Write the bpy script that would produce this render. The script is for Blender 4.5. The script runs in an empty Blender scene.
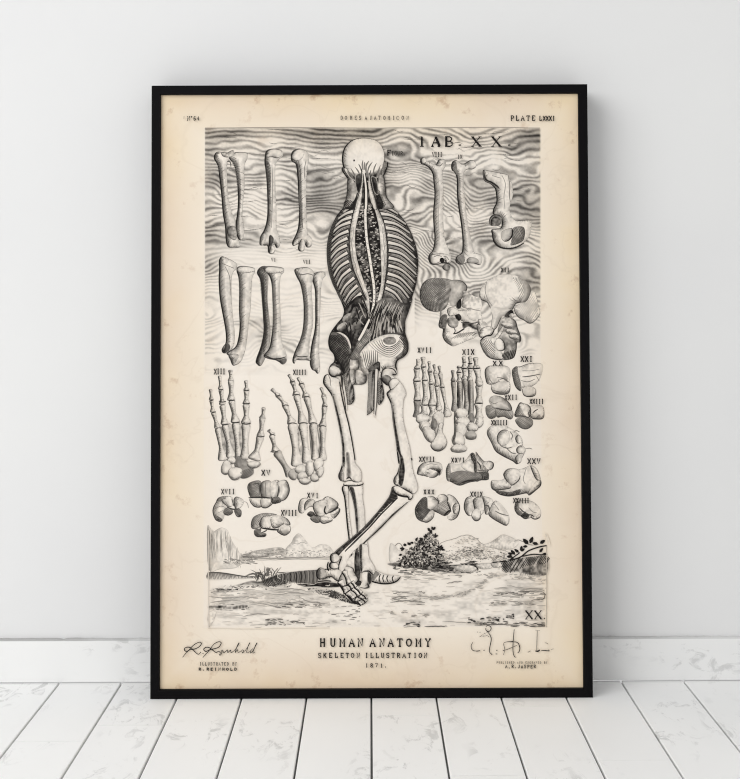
import bpy, bmesh, math, random
import numpy as np
from mathutils import Matrix, Vector
from mathutils.geometry import delaunay_2d_cdt

S = bpy.context.scene
COL = S.collection
rnd = random.Random(7)

# ------------------------------------------------------------------ camera
FPX, HZX, HZY, CAM_H, ROLL = 1269.0, 370.0, 292.0, 0.4805, math.radians(0.20)
cam = bpy.data.cameras.new('camera')
cam_o = bpy.data.objects.new('camera', cam)
COL.objects.link(cam_o)
cam.sensor_width = 36.0
cam.lens = 36.0 * FPX / 779.0
cam.shift_y = -(389.5 - HZY) / 779.0
cam.clip_start = 0.01
cam_o.matrix_world = Matrix.Translation((0, 0, CAM_H)) @ Matrix.Rotation(math.pi / 2, 4, 'X') @ Matrix.Rotation(-ROLL, 4, 'Z')
S.camera = cam_o

# ------------------------------------------------------------------ light
world = bpy.data.worlds.new('world')
S.world = world
world.use_nodes = True
bg = world.node_tree.nodes['Background']
bg.inputs[0].default_value = (1.0, 1.0, 1.0, 1)
bg.inputs[1].default_value = 0.58


def area(name, loc, target, size, power, color=(1, 1, 1)):
    l = bpy.data.lights.new(name, 'AREA')
    l.shape = 'RECTANGLE'
    l.size, l.size_y = size
    l.energy = power
    l.color = color
    o = bpy.data.objects.new(name, l)
    COL.objects.link(o)
    o.location = loc
    o.rotation_euler = (Vector(target) - Vector(loc)).to_track_quat('-Z', 'Y').to_euler()
    return o


area('window_light', (-2.4, -0.9, 2.1), (0.0, 1.5, 0.35), (2.6, 2.4), 75.0)

S.view_settings.view_transform = 'Standard'
S.view_settings.look = 'None'
S.view_settings.exposure = 0.0
S.view_settings.gamma = 1.0
S.view_settings.use_curve_mapping = False
S.cycles.filter_width = 1.1

# ------------------------------------------------------------------ materials


def lin(c):
    return tuple(((v / 255) / 12.92 if v / 255 <= 0.04045 else ((v / 255 + 0.055) / 1.055) ** 2.4) for v in c) + (1,)


def new_mat(name):
    m = bpy.data.materials.new(name)
    m.use_nodes = True
    nt = m.node_tree
    nt.nodes.clear()
    out = nt.nodes.new('ShaderNodeOutputMaterial')
    bs = nt.nodes.new('ShaderNodeBsdfPrincipled')
    nt.links.new(bs.outputs[0], out.inputs[0])
    return m, nt, bs


def N(nt, t, ins=None, **kw):
    n = nt.nodes.new(t)
    for k, v in kw.items():
        setattr(n, k, v)
    for k, v in (ins or {}).items():
        if hasattr(v, 'is_linked') or isinstance(v, bpy.types.NodeSocket):
            nt.links.new(v, n.inputs[k])
        else:
            n.inputs[k].default_value = v
    return n


def ramp(nt, fac, stops):
    r = nt.nodes.new('ShaderNodeValToRGB')
    nt.links.new(fac, r.inputs[0])
    e = r.color_ramp.elements
    while len(e) < len(stops):
        e.new(0.5)
    for i, (p, c) in enumerate(stops):
        e[i].position = p
        e[i].color = c if len(c) == 4 else (c[0], c[0], c[0], 1)
    return r.outputs[0]


def mixc(nt, fac, a, b, mode='MIX'):
    m = nt.nodes.new('ShaderNodeMix')
    m.data_type = 'RGBA'
    m.blend_type = mode
    for i, v in ((0, fac), (6, a), (7, b)):
        if isinstance(v, bpy.types.NodeSocket):
            nt.links.new(v, m.inputs[i])
        else:
            m.inputs[i].default_value = v
    return m.outputs[2]


def math_n(nt, op, a, b=0.0, clamp=False):
    n = nt.nodes.new('ShaderNodeMath')
    n.operation = op
    n.use_clamp = clamp
    for i, v in ((0, a), (1, b)):
        if isinstance(v, bpy.types.NodeSocket):
            nt.links.new(v, n.inputs[i])
        else:
            n.inputs[i].default_value = v
    return n.outputs[0]


def wall_mat():
    m, nt, bs = new_mat('white_wall_paint')
    tc = N(nt, 'ShaderNodeTexCoord').outputs['Object']
    n1 = N(nt, 'ShaderNodeTexNoise', {'Vector': tc, 'Scale': 3.0, 'Detail': 5.0}).outputs[0]
    n2 = N(nt, 'ShaderNodeTexNoise', {'Vector': tc, 'Scale': 90.0, 'Detail': 3.0}).outputs[0]
    c = ramp(nt, n1, [(0.3, lin((230, 230, 230))), (0.7, lin((234, 234, 233)))])
    nt.links.new(c, bs.inputs['Base Color'])
    bs.inputs['Roughness'].default_value = 0.85
    b = N(nt, 'ShaderNodeBump', {'Strength': 0.06, 'Distance': 0.002, 'Height': n2})
    nt.links.new(b.outputs[0], bs.inputs['Normal'])
    return m


def worn_white(name, vec_scale, base, stain, amount, rough, top=0.0):
    """white painted wood with rubbed, greyish worn patches"""
    m, nt, bs = new_mat(name)
    tc = N(nt, 'ShaderNodeTexCoord').outputs['Object']
    at = N(nt, 'ShaderNodeAttribute', attribute_name='plank')
    off = N(nt, 'ShaderNodeVectorMath', {0: at.outputs['Vector'], 1: (37.0, 91.0, 13.0)}, operation='MULTIPLY').outputs[0]
    v = N(nt, 'ShaderNodeVectorMath', {0: tc, 1: off}, operation='ADD').outputs[0]
    mp = N(nt, 'ShaderNodeMapping', {'Vector': v, 'Scale': vec_scale}).outputs[0]
    big = N(nt, 'ShaderNodeTexNoise', {'Vector': mp, 'Scale': 9.0, 'Detail': 3.0}).outputs[0]
    fine = N(nt, 'ShaderNodeTexNoise', {'Vector': mp, 'Scale': 42.0, 'Detail': 8.0, 'Roughness': 0.68, 'Distortion': 0.9}).outputs[0]
    soft = N(nt, 'ShaderNodeTexNoise', {'Vector': mp, 'Scale': 5.0, 'Detail': 4.0}).outputs[0]
    a = ramp(nt, big, [(0.50, (0,)), (0.62, (1,))])
    b = ramp(nt, fine, [(0.54, (0,)), (0.62, (1,))])
    f = math_n(nt, 'MULTIPLY', a, b)
    f = math_n(nt, 'MULTIPLY', f, amount)
    c0 = ramp(nt, soft, [(0.3, lin(tuple(x - 5 for x in base))), (0.65, lin(base))])
    c = mixc(nt, f, c0, lin(stain))
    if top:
        # top arris greyed in uneven lengths: rubbed paint, with its shadow line painted in
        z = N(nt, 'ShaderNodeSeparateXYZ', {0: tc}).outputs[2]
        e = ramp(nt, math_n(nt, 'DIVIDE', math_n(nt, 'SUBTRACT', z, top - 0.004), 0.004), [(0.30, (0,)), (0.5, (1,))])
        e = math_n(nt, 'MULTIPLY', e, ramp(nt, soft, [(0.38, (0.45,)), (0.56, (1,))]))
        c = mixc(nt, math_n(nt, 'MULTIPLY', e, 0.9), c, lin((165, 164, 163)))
    nt.links.new(c, bs.inputs['Base Color'])
    bs.inputs['Roughness'].default_value = rough
    bp = N(nt, 'ShaderNodeBump', {'Strength': 0.12, 'Distance': 0.001, 'Height': fine})
    nt.links.new(bp.outputs[0], bs.inputs['Normal'])
    return m


def simple(name, c, rough, spec=0.5):
    m, nt, bs = new_mat(name)
    tc = N(nt, 'ShaderNodeTexCoord').outputs['Object']
    n = N(nt, 'ShaderNodeTexNoise', {'Vector': tc, 'Scale': 60.0, 'Detail': 3.0}).outputs[0]
    col = ramp(nt, n, [(0.3, lin(tuple(x * 0.94 for x in c))), (0.7, lin(c))])
    nt.links.new(col, bs.inputs['Base Color'])
    bs.inputs['Roughness'].default_value = rough
    bs.inputs['Specular IOR Level'].default_value = spec
    return m


def paper_nodes(nt):
    """aged cream paper, browner and pinker towards the edges of the sheet"""
    tc = N(nt, 'ShaderNodeTexCoord').outputs['Object']
    sx = N(nt, 'ShaderNodeSeparateXYZ', {0: tc})
    x = math_n(nt, 'ABSOLUTE', sx.outputs[0])
    dx = math_n(nt, 'SUBTRACT', 0.2515, x)
    dz = math_n(nt, 'SUBTRACT', 0.352, math_n(nt, 'ABSOLUTE', math_n(nt, 'SUBTRACT', sx.outputs[2], 0.3645)))
    d = math_n(nt, 'MINIMUM', dx, dz)
    n1 = N(nt, 'ShaderNodeTexNoise', {'Vector': tc, 'Scale': 14.0, 'Detail': 6.0, 'Roughness': 0.6}).outputs[0]
    n2 = N(nt, 'ShaderNodeTexNoise', {'Vector': tc, 'Scale': 40.0, 'Detail': 6.0, 'Roughness': 0.65}).outputs[0]
    n3 = N(nt, 'ShaderNodeTexNoise', {'Vector': tc, 'Scale': 5.0, 'Detail': 3.0}).outputs[0]
    dd = math_n(nt, 'ADD', d, math_n(nt, 'MULTIPLY', math_n(nt, 'SUBTRACT', n1, 0.5), 0.06))
    e = math_n(nt, 'DIVIDE', dd, 0.075, clamp=True)
    tan = mixc(nt, ramp(nt, n3, [(0.38, (0,)), (0.62, (1,))]), lin((226, 206, 182)), lin((233, 213, 180)))
    edge = ramp(nt, e, [(0.0, (1,)), (0.3, (0.62,)), (0.65, (0.28,)), (1.0, (0.0,))])
    mid = mixc(nt, ramp(nt, n1, [(0.35, (0,)), (0.7, (1,))]), lin((246, 237, 223)), lin((238, 226, 209)))
    # the printed plate: a slightly greyer, pinker impression of the sheet
    px = math_n(nt, 'LESS_THAN', math_n(nt, 'ABSOLUTE', math_n(nt, 'ADD', sx.outputs[0], -0.0022)), 0.2015)
    pz = math_n(nt, 'LESS_THAN', math_n(nt, 'ABSOLUTE', math_n(nt, 'SUBTRACT', sx.outputs[2], 0.381)), 0.2985)
    pl = math_n(nt, 'MULTIPLY', px, pz)
    mid = mixc(nt, math_n(nt, 'MULTIPLY', pl, 0.55), mid, lin((241, 233, 224)))
    c = mixc(nt, edge, mid, tan)
    # brown foxing near the edges and soft creases
    sp = ramp(nt, n2, [(0.60, (0,)), (0.70, (1,))])
    sp = math_n(nt, 'MULTIPLY', sp, math_n(nt, 'MULTIPLY', edge, 0.62))
    c = mixc(nt, sp, c, lin((186, 150, 118)))
    wv = N(nt, 'ShaderNodeTexNoise', {'Vector': tc, 'Scale': 6.0, 'Detail': 4.0, 'Distortion': 1.2}).outputs[0]
    cr = math_n(nt, 'ABSOLUTE', math_n(nt, 'SUBTRACT', wv, 0.5))
    cr = ramp(nt, cr, [(0.0, (0.13,)), (0.012, (0,))])
    c = mixc(nt, cr, c, lin((206, 186, 160)))
    return c, n2


def paper_mat(ink):
    m, nt, bs = new_mat('engraving_ink_on_paper' if ink else 'aged_paper')
    c, h = paper_nodes(nt)
    if ink:
        at = N(nt, 'ShaderNodeAttribute', attribute_name='tone')
        f = math_n(nt, 'SUBTRACT', 1.0, math_n(nt, 'POWER', math_n(nt, 'SUBTRACT', 1.0, at.outputs['Fac'], clamp=True), 2.0))
        c = mixc(nt, f, c, lin((26, 23, 22)))
    nt.links.new(c, bs.inputs['Base Color'])
    bs.inputs['Roughness'].default_value = 0.9
    bs.inputs['Specular IOR Level'].default_value = 0.15
    return m


M_WALL = wall_mat()
M_FLOOR = worn_white('worn_white_floorboards', (1.3, 0.62, 1.0), (251, 251, 250), (196, 196, 195), 0.62, 0.5)
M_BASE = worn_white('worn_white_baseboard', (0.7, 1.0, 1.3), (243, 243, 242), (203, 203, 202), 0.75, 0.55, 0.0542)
M_GAP = simple('dark_board_gap', (104, 104, 104), 0.9)
M_FRAME = simple('satin_black_frame', (13, 12, 14), 0.45, 0.07)
M_BACK = simple('brown_backing_board', (150, 120, 88), 0.8)
M_PAPER = paper_mat(False)
M_INK = paper_mat(True)

# ------------------------------------------------------------------ mesh helpers


def link(name, bm, mat, parent=None, smooth=False):
    me = bpy.data.meshes.new(name)
    bm.to_mesh(me)
    bm.free()
    me.materials.append(mat)
    if smooth:
        for p in me.polygons:
            p.use_smooth = True
    o = bpy.data.objects.new(name, me)
    COL.objects.link(o)
    if parent:
        o.parent = parent
    return o


def prism(bm, poly, axis, a, b, bevel=0.0):
    """extrude a 2D polygon along an axis between a and b"""
    def co(p, t):
        return {'x': (t, p[0], p[1]), 'y': (p[0], t, p[1]), 'z': (p[0], p[1], t)}[axis]
    v0 = [bm.verts.new(co(p, a)) for p in poly]
    v1 = [bm.verts.new(co(p, b)) for p in poly]
    fs = [bm.faces.new(v0), bm.faces.new(v1)]
    n = len(poly)
    for i in range(n):
        fs.append(bm.faces.new((v0[i], v0[(i + 1) % n], v1[(i + 1) % n], v1[i])))
    bmesh.ops.recalc_face_normals(bm, faces=fs)
    if bevel:
        es = {e for f in fs for e in f.edges}
        bmesh.ops.bevel(bm, geom=list(es), offset=bevel, segments=2, profile=0.6, affect='EDGES')


# ------------------------------------------------------------------ room
WALL_Y = 1.5690
BASE_Y = 1.5635

bm = bmesh.new()
prism(bm, [(-4, 0), (4, 0), (4, 3.0), (-4, 3.0)], 'y', WALL_Y, WALL_Y + 0.1)
o = link('wall_back', bm, M_WALL)
o['kind'] = 'structure'

# baseboard, with a slightly uneven, paint-chipped top edge
bm = bmesh.new()
BH = 0.0542
xs = np.linspace(-3, 3, 1201)
prev = None
rr = random.Random(3)
j = 0.0
for x in xs:
    j = 0.75 * j + rr.uniform(-0.00035, 0.00035)
    chip = rr.uniform(0.0004, 0.0011) if rr.random() < 0.05 else 0
    z = BH + j - chip
    ring = [bm.verts.new(p) for p in ((x, BASE_Y, 0.0013), (x, BASE_Y, z - 0.0016), (x, BASE_Y + 0.0006, z - 0.0004), (x, BASE_Y + 0.0018, z), (x, WALL_Y, z), (x, WALL_Y, 0.0013))]
    if prev:
        for k in range(5):
            bm.faces.new((prev[k], ring[k], ring[k + 1], prev[k + 1]))
    prev = ring
bmesh.ops.recalc_face_normals(bm, faces=bm.faces)
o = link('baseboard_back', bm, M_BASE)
o['kind'] = 'structure'

# floor: long white boards running towards the wall, with open dark joints
PITCH, GAP = 0.0769, 0.0023
bm = bmesh.new()
lay = bm.verts.layers.float_vector.new('plank')
seen = 0
butt = {-5: 1.36, -4: 1.41, -2: 0.9, -1: 1.05, 0: 1.44, 1: 1.26, 2: 1.47, 3: 1.30, 4: 0.95, 5: 1.33}
for i in range(-26, 26):
    x0, x1 = i * PITCH + GAP / 2, (i + 1) * PITCH - GAP / 2
    cuts = [-2.5, -1.2 + 0.37 * (i % 4), butt.get(i, 0.2 + 0.11 * (i % 7)), BASE_Y + 0.002]
    for a, b in zip(cuts[:-1], cuts[1:]):
        n0 = len(bm.verts)
        prism(bm, [(x0, -0.018), (x1, -0.018), (x1, -0.0007), (x1 - 0.0007, 0), (x0 + 0.0007, 0), (x0, -0.0007)], 'y', a + 0.0003, b - 0.0003)
        bm.verts.ensure_lookup_table()
        r3 = (rnd.random(), rnd.random(), rnd.random())
        for v in bm.verts[n0:]:
            v[lay] = r3
o = link('floor', bm, M_FLOOR)
o['kind'] = 'structure'
bm = bmesh.new()
prism(bm, [(-2.1, -2.6), (2.1, -2.6), (2.1, WALL_Y), (-2.1, WALL_Y)], 'z', -0.03, -0.0045)
g = link('floor_joint_filler', bm, M_GAP, o)

# ------------------------------------------------------------------ framed poster
FW, FH, FT, RAIL, REC = 0.5235, 0.7298, 0.042, 0.0107, 0.0042
LEAN = math.asin(0.0245 / FH)
ORG = Vector((0.0002, 1.5, 0.0))
poster = bpy.data.objects.new('framed_poster', None)
COL.objects.link(poster)
poster.location = ORG
poster.rotation_euler = (-LEAN, 0, 0)
poster.empty_display_size = 0.1
poster['label'] = 'tall black framed vintage anatomy poster leaning on the white wall'
poster['category'] = 'poster'
PM = Matrix.Translation(ORG) @ Matrix.Rotation(-LEAN, 4, 'X')


def rail(a0, a1, b0, b1):
    """mitred frame rail: outer edge a0-a1, inner edge b0-b1 (x, z), with bevelled front arrises"""
    bm = bmesh.new()
    f = [bm.verts.new((p[0], 0, p[1])) for p in (a0, a1, b1, b0)]
    k = [bm.verts.new((p[0], FT, p[1])) for p in (a0, a1, b1, b0)]
    bm.faces.new(f)
    bm.faces.new(k)
    for i in range(4):
        bm.faces.new((f[i], f[(i + 1) % 4], k[(i + 1) % 4], k[i]))
    bmesh.ops.recalc_face_normals(bm, faces=bm.faces)
    es = [e for e in bm.edges if e.verts[0] in (f[0], f[1]) and e.verts[1] in (f[0], f[1])]
    es += [e for e in bm.edges if e.verts[0] in (f[2], f[3]) and e.verts[1] in (f[2], f[3])]
    bmesh.ops.bevel(bm, geom=es, offset=0.0007, segments=2, profile=0.6, affect='EDGES')
    return bm


hw = FW / 2
O_ = [(-hw, 0), (hw, 0), (hw, FH), (-hw, FH)]
I_ = [(-hw + RAIL, RAIL), (hw - RAIL, RAIL), (hw - RAIL, FH - RAIL), (-hw + RAIL, FH - RAIL)]
for k in range(4):
    link('frame_rail', rail(O_[k], O_[(k + 1) % 4], I_[k], I_[(k + 1) % 4]), M_FRAME, poster)
bm = bmesh.new()
prism(bm, [(-hw + RAIL, RAIL), (hw - RAIL, RAIL), (hw - RAIL, FH - RAIL), (-hw + RAIL, FH - RAIL)], 'y', REC + 0.0012, REC + 0.004)
link('backing_board', bm, M_BACK, poster)
bm = bmesh.new()
SB = 0.0003
prism(bm, [(-hw + RAIL + SB, RAIL + SB), (hw - RAIL - SB, RAIL + SB), (hw - RAIL - SB, FH - RAIL - SB), (-hw + RAIL + SB, FH - RAIL - SB)], 'y', REC, REC + 0.0011)
sheet = link('paper_sheet', bm, M_PAPER, poster)
sheet['label'] = 'aged cream paper sheet'

# ------------------------------------------------------------------ drawing tools: everything printed lies on the sheet
_c, _s = math.cos(ROLL), math.sin(ROLL)
_PI = PM.inverted()
_o = _PI @ Vector((0, 0, CAM_H))


def on_sheet(pts):
    """position measured on the photograph -> position on the sheet (metres)"""
    p = np.asarray(pts, float)[:, :2]
    u, v = (p[:, 0] - HZX) / FPX, (HZY - p[:, 1]) / FPX
    u, v = u * _c + v * _s, -u * _s + v * _c
    d = np.stack([u, np.ones_like(u), v], 1) @ np.array(_PI.to_3x3()).T
    t = (REC - _o.y) / d[:, 1]
    return _o.x + t * d[:, 0], _o.z + t * d[:, 2]


def catmull(P, closed, n=5):
    P = np.asarray(P, float)
    if len(P) < 3:
        return P
    out = []
    m = len(P)
    rng = range(m) if closed else range(m - 1)
    for i in rng:
        if closed:
            a, b, c, d = P[i - 1], P[i], P[(i + 1) % m], P[(i + 2) % m]
        else:
            a, b, c, d = P[max(i - 1, 0)], P[i], P[i + 1], P[min(i + 2, m - 1)]
        for k in range(n):
            t = k / n
            out.append(0.5 * ((2 * b) + (c - a) * t + (2 * a - 5 * b + 4 * c - d) * t * t + (3 * b - a - 3 * c + d) * t ** 3))
    if not closed:
        out.append(P[-1])
    return np.array(out)


_tab = np.random.RandomState(5).rand(256, 256)


def vnoise(x, y):
    x, y = np.asarray(x, float), np.asarray(y, float)
    xi, yi = np.floor(x).astype(int), np.floor(y).astype(int)
    fx, fy = x - xi, y - yi
    fx, fy = fx * fx * (3 - 2 * fx), fy * fy * (3 - 2 * fy)
    g = lambda a, b: _tab[a % 256, b % 256]
    return (g(xi, yi) * (1 - fx) + g(xi + 1, yi) * fx) * (1 - fy) + (g(xi, yi + 1) * (1 - fx) + g(xi + 1, yi + 1) * fx) * fy


def inside(poly, q):
    x, y = q[:, 0], q[:, 1]
    r = np.zeros(len(q), bool)
    a = poly
    b = np.roll(poly, -1, 0)
    for (x0, y0), (x1, y1) in zip(a, b):
        if y0 == y1:
            continue
        c = ((y0 > y) != (y1 > y)) & (x < (x1 - x0) * (y - y0) / (y1 - y0) + x0)
        r ^= c
    return r


def bdist(poly, q):
    """distance to the outline and outward normal of the nearest point"""
    a = poly
    b = np.roll(poly, -1, 0)
    e = b - a
    L = (e ** 2).sum(1) + 1e-12
    w = q[:, None, :] - a[None]
    t = np.clip((w * e[None]).sum(2) / L, 0, 1)
    dv = w - t[..., None] * e[None]
    dd = np.sqrt((dv ** 2).sum(2))
    k = dd.argmin(1)
    area2 = (a[:, 0] * b[:, 1] - b[:, 0] * a[:, 1]).sum()
    nn = np.stack([e[:, 1], -e[:, 0]], 1) / np.sqrt(L)[:, None] * (1 if area2 > 0 else -1)
    return dd[np.arange(len(q)), k], nn[k]


class Print:
    """one printed drawing: a thin mesh on the sheet, each call laid over the one before"""

    def __init__(self, name, z0, step=4e-6):
        self.name, self.z, self.step = name, z0, step
        self.v, self.f, self.t = [], [], []
        self.n = 0

    def add(self, pts, faces, tone, lift=True):
        if lift:
            self.z += self.step
        X, Z = on_sheet(pts)
        self.v.append(np.stack([X, np.full_like(X, REC - self.z), Z], 1))
        self.f += [tuple(self.n + i for i in f) for f in faces]
        self.t.append(np.clip(np.broadcast_to(tone, (len(X),)), 0, 1))
        self.n += len(X)

    def fill(self, pts, base=0.12, dark=0.5, D=(-1, 0.25), k=2.2, rim=0.12, noise=0.10, line=0.75, lw=0.7, smooth=True, grain=None, grad=None, sp=1.0, tone=None, comb=True):
        P = catmull(pts, True, 4) if smooth else np.asarray(pts, float)[:, :2]
        P = P[:, :2]
        lo, hi = P.min(0), P.max(0)
        gx, gy = np.meshgrid(np.arange(lo[0], hi[0], sp), np.arange(lo[1], hi[1], sp))
        gx[1::2] += sp / 2
        q = np.stack([gx.ravel(), gy.ravel()], 1)
        if len(q):
            q = q[inside(P, q)]
        if len(q):
            d, _ = bdist(P, q)
            q = q[d > 0.35 * sp]
        allp = np.vstack([P, q]) if len(q) else P
        r = delaunay_2d_cdt([Vector(p) for p in allp], [], [list(range(len(P)))], 1, 1e-5)
        V = np.array([tuple(v) for v in r[0]])
        F = [tuple(f) for f in r[2]]
        if not F:
            return P
        Dv = np.array(D, float)
        Dv /= np.hypot(*Dv)
        d, nrm = bdist(P, V)
        w = np.exp(-(d / (1.25 * k)) ** 1.3)
        ndl = nrm @ Dv
        T = base * (1.05 if base > 0.3 else 0.8 if base > 0.2 else 0.3) + w * (0.8 * rim + dark * np.clip(ndl, 0, 1) ** 0.8)
        if grad:
            c = (lo + hi) / 2
            T = T + (V - c) @ np.array(grad)
        if grain:
            amp, per, ang = grain
            ca, sa = math.cos(ang), math.sin(ang)
            ph = V[:, 0] * ca + V[:, 1] * sa + 0.5 * d
            T = T * (1 + amp * np.sin(2 * math.pi * ph / per))
        T = T + noise * (vnoise(V[:, 0] / 1.6 + 40, V[:, 1] / 1.6 + 17) - 0.5) + noise * (vnoise(V[:, 0] / 5 + 9, V[:, 1] / 5 + 70) - 0.5)
        if tone is not None:
            T = tone(V, d, T)
        self.add(V, F, T)
        if comb and line and dark >= 0.3 and tone is None:
            self.comb(P, k, Dv, dark)
        if line:
            self.outline(P, lw, line, Dv)
        return P

    def comb(self, P, k, Dv, dark):
        """short engraver's strokes running inwards from the dark side of an outline"""
        self.z += self.step
        e = np.roll(P, -1, 0) - P
        L = np.hypot(e[:, 0], e[:, 1])
        a2 = (P[:, 0] * np.roll(P, -1, 0)[:, 1] - np.roll(P, -1, 0)[:, 0] * P[:, 1]).sum()
        nn = np.stack([e[:, 1], -e[:, 0]], 1) / (L[:, None] + 1e-9) * (1 if a2 > 0 else -1)
        acc = 0.0
        slant = rnd.choice((-1, 1)) * rnd.uniform(0.6, 1.2)
        for i in range(len(P)):
            acc += L[i]
            if acc < 0.8:
                continue
            acc = 0.0
            g = float(nn[i] @ Dv)
            if g < -0.25 and rnd.random() > 0.25:
                continue
            ln = k * (0.45 + 1.3 * max(g, 0)) * rnd.uniform(0.5, 1.5)
            tng = np.array([-nn[i][1], nn[i][0]])
            a_, b_ = P[i], P[i] - nn[i] * ln + tng * ln * slant
            if not inside(P, b_[None])[0]:
                continue
            self.line([a_, (a_ + b_) / 2 + tng * slant * 0.2 * ln, b_], 0.5, min(0.85, 0.3 + 0.6 * dark * (0.5 + 0.5 * max(g, 0))), 0.9, smooth=False, lift=False)

    def outline(self, P, lw, tone, Dv):
        b = np.roll(P, -1, 0) - np.roll(P, 1, 0)
        b /= np.hypot(b[:, 0], b[:, 1])[:, None] + 1e-9
        a2 = (P[:, 0] * np.roll(P, -1, 0)[:, 1] - np.roll(P, -1, 0)[:, 0] * P[:, 1]).sum()
        nn = np.stack([b[:, 1], -b[:, 0]], 1) * (1 if a2 > 0 else -1)
        g = np.clip(nn @ Dv, -1, 1)
        wd = 1.15 * lw * (0.62 + 0.5 * g)
        n = len(P)
        pts = np.vstack([P + nn * 0.25 * wd[:, None], P - nn * 0.75 * wd[:, None]])
        tt = np.clip(tone * (0.8 + 0.3 * g), 0, 1)
        self.add(pts, [(i, (i + 1) % n, n + (i + 1) % n, n + i) for i in range(n)], np.concatenate([tt, tt]))

    def line(self, pts, w=0.7, tone=0.75, taper=0.35, smooth=True, lift=True, wob=0.0):
        P = catmull(pts, False, 5)[:, :2] if smooth else np.asarray(pts, float)[:, :2]
        if len(P) < 2:
            return
        if wob:
            P = P + wob * (np.stack([vnoise(P[:, 0] * .7, P[:, 1] * .7), vnoise(P[:, 0] * .7 + 50, P[:, 1] * .7 + 9)], 1) - 0.5)
        t = np.gradient(P, axis=0)
        t /= np.hypot(t[:, 0], t[:, 1])[:, None] + 1e-9
        nn = np.stack([t[:, 1], -t[:, 0]], 1)
        s = np.linspace(0, 1, len(P))
        wd = 1.15 * w * (1 - taper * (2 * np.abs(s - 0.5)) ** 2) / 2
        n = len(P)
        self.add(np.vstack([P + nn * wd[:, None], P - nn * wd[:, None]]), [(i, i + 1, n + i + 1, n + i) for i in range(n - 1)], tone, lift)

    def hatch(self, poly, ang, sp=1.6, w=0.5, tone=0.6, jit=0.3, smooth=True, bend=0.0, keep=1.0, gradf=None):
        P = catmull(poly, True, 4)[:, :2] if smooth else np.asarray(poly, float)[:, :2]
        c = P.mean(0)
        R = np.array([[math.cos(ang), math.sin(ang)], [-math.sin(ang), math.cos(ang)]])
        Q = (P - c) @ R.T
        self.z += self.step
        y = Q[:, 1].min() + sp / 2
        while y < Q[:, 1].max():
            xs = []
            for (x0, y0), (x1, y1) in zip(Q, np.roll(Q, -1, 0)):
                if (y0 > y) != (y1 > y):
                    xs.append(x0 + (x1 - x0) * (y - y0) / (y1 - y0))
            xs.sort()
            for a, b in zip(xs[::2], xs[1::2]):
                if b - a < 0.6 or rnd.random() > keep:
                    continue
                m = max(3, int((b - a) / 3))
                t = np.linspace(a + rnd.random() * jit, b - rnd.random() * jit, m)
                pp = np.stack([t, y + bend * np.sin(math.pi * np.linspace(0, 1, m)) + jit * 0.3 * rnd.uniform(-1, 1)], 1) @ R + c
                self.line(pp, w, tone, 0.3, smooth=False, lift=False)
            y += sp * rnd.uniform(0.85, 1.15)

    def bone(self, p0, p1, w0, w1, wm=None, **kw):
        """a small long bone: knobbed ends, narrow shaft"""
        p0, p1 = np.array(p0, float), np.array(p1, float)
        L = np.hypot(*(p1 - p0))
        u = (p1 - p0) / (L + 1e-9)
        n = np.array([u[1], -u[0]])
        wm = wm or 0.66 * min(w0, w1)
        prof = [(0.0, 0.55 * w0), (0.07, w0), (0.2, 0.86 * w0), (0.45, wm), (0.62, wm), (0.84, 0.86 * w1), (0.95, w1), (1.0, 0.55 * w1)]
        A = [p0 + u * L * s + n * w / 2 for s, w in prof]
        B = [p0 + u * L * s - n * w / 2 for s, w in prof]
        o = dict(base=0.13, dark=0.42, D=(-1, 0.2), k=1.6, lw=0.6, line=0.7, sp=1.0)
        o.update(kw)
        return self.fill(A + B[::-1], **o)

    def blob(self, c, rx, ry, rot=0.0, wob=0.1, **kw):
        m = 10
        pts = []
        for i in range(m):
            a = 2 * math.pi * i / m
            r = 1 + wob * math.sin(3 * a + c[0]) * 0.7 + wob * 0.5 * math.sin(2 * a + c[1])
            x, y = rx * r * math.cos(a), ry * r * math.sin(a)
            pts.append((c[0] + x * math.cos(rot) - y * math.sin(rot), c[1] + x * math.sin(rot) + y * math.cos(rot)))
        o = dict(base=0.12, dark=0.45, D=(-0.6, 0.8), k=2.0, lw=0.6, line=0.65)
        o.update(kw)
        return self.fill(pts, **o)

    def text(self, s, x, y, h, adv, w=0.7, tone=0.85, jit=0.0, wscale=1.0):
        """serif capitals: x,y the left end of the base line, h the cap height, adv the letter pitch (all on the photo's scale)"""
        self.z += self.step
        for ch in s:
            g = FONT.get(ch)
            if g:
                k = h / 6.0
                kx = k * wscale
                dy = rnd.uniform(-jit, jit)
                tn = tone * rnd.uniform(1 - 0.25 * (jit > 0), 1)
                for part in g.split('|'):
                    pts = [tuple(map(float, q.split(','))) for q in part.split()]
                    self.line([(x + a * kx, y - b * k + dy) for a, b in pts], w, tn, 0.0, smooth=False, lift=False)
            x += adv if ch != ' ' else adv * 0.9

    def build(self, parent=None, label=None):
        me = bpy.data.meshes.new(self.name)
        V = np.vstack(self.v)
        me.from_pydata(V.tolist(), [], self.f)
        a = me.attributes.new('tone', 'FLOAT', 'POINT')
        a.data.foreach_set('value', np.concatenate(self.t).astype(np.float32))
        me.materials.append(M_INK)
        me.validate()
        o = bpy.data.objects.new(self.name, me)
        COL.objects.link(o)
        o.parent = parent or sheet
        if label:
            o['label'] = label
        return o


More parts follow.
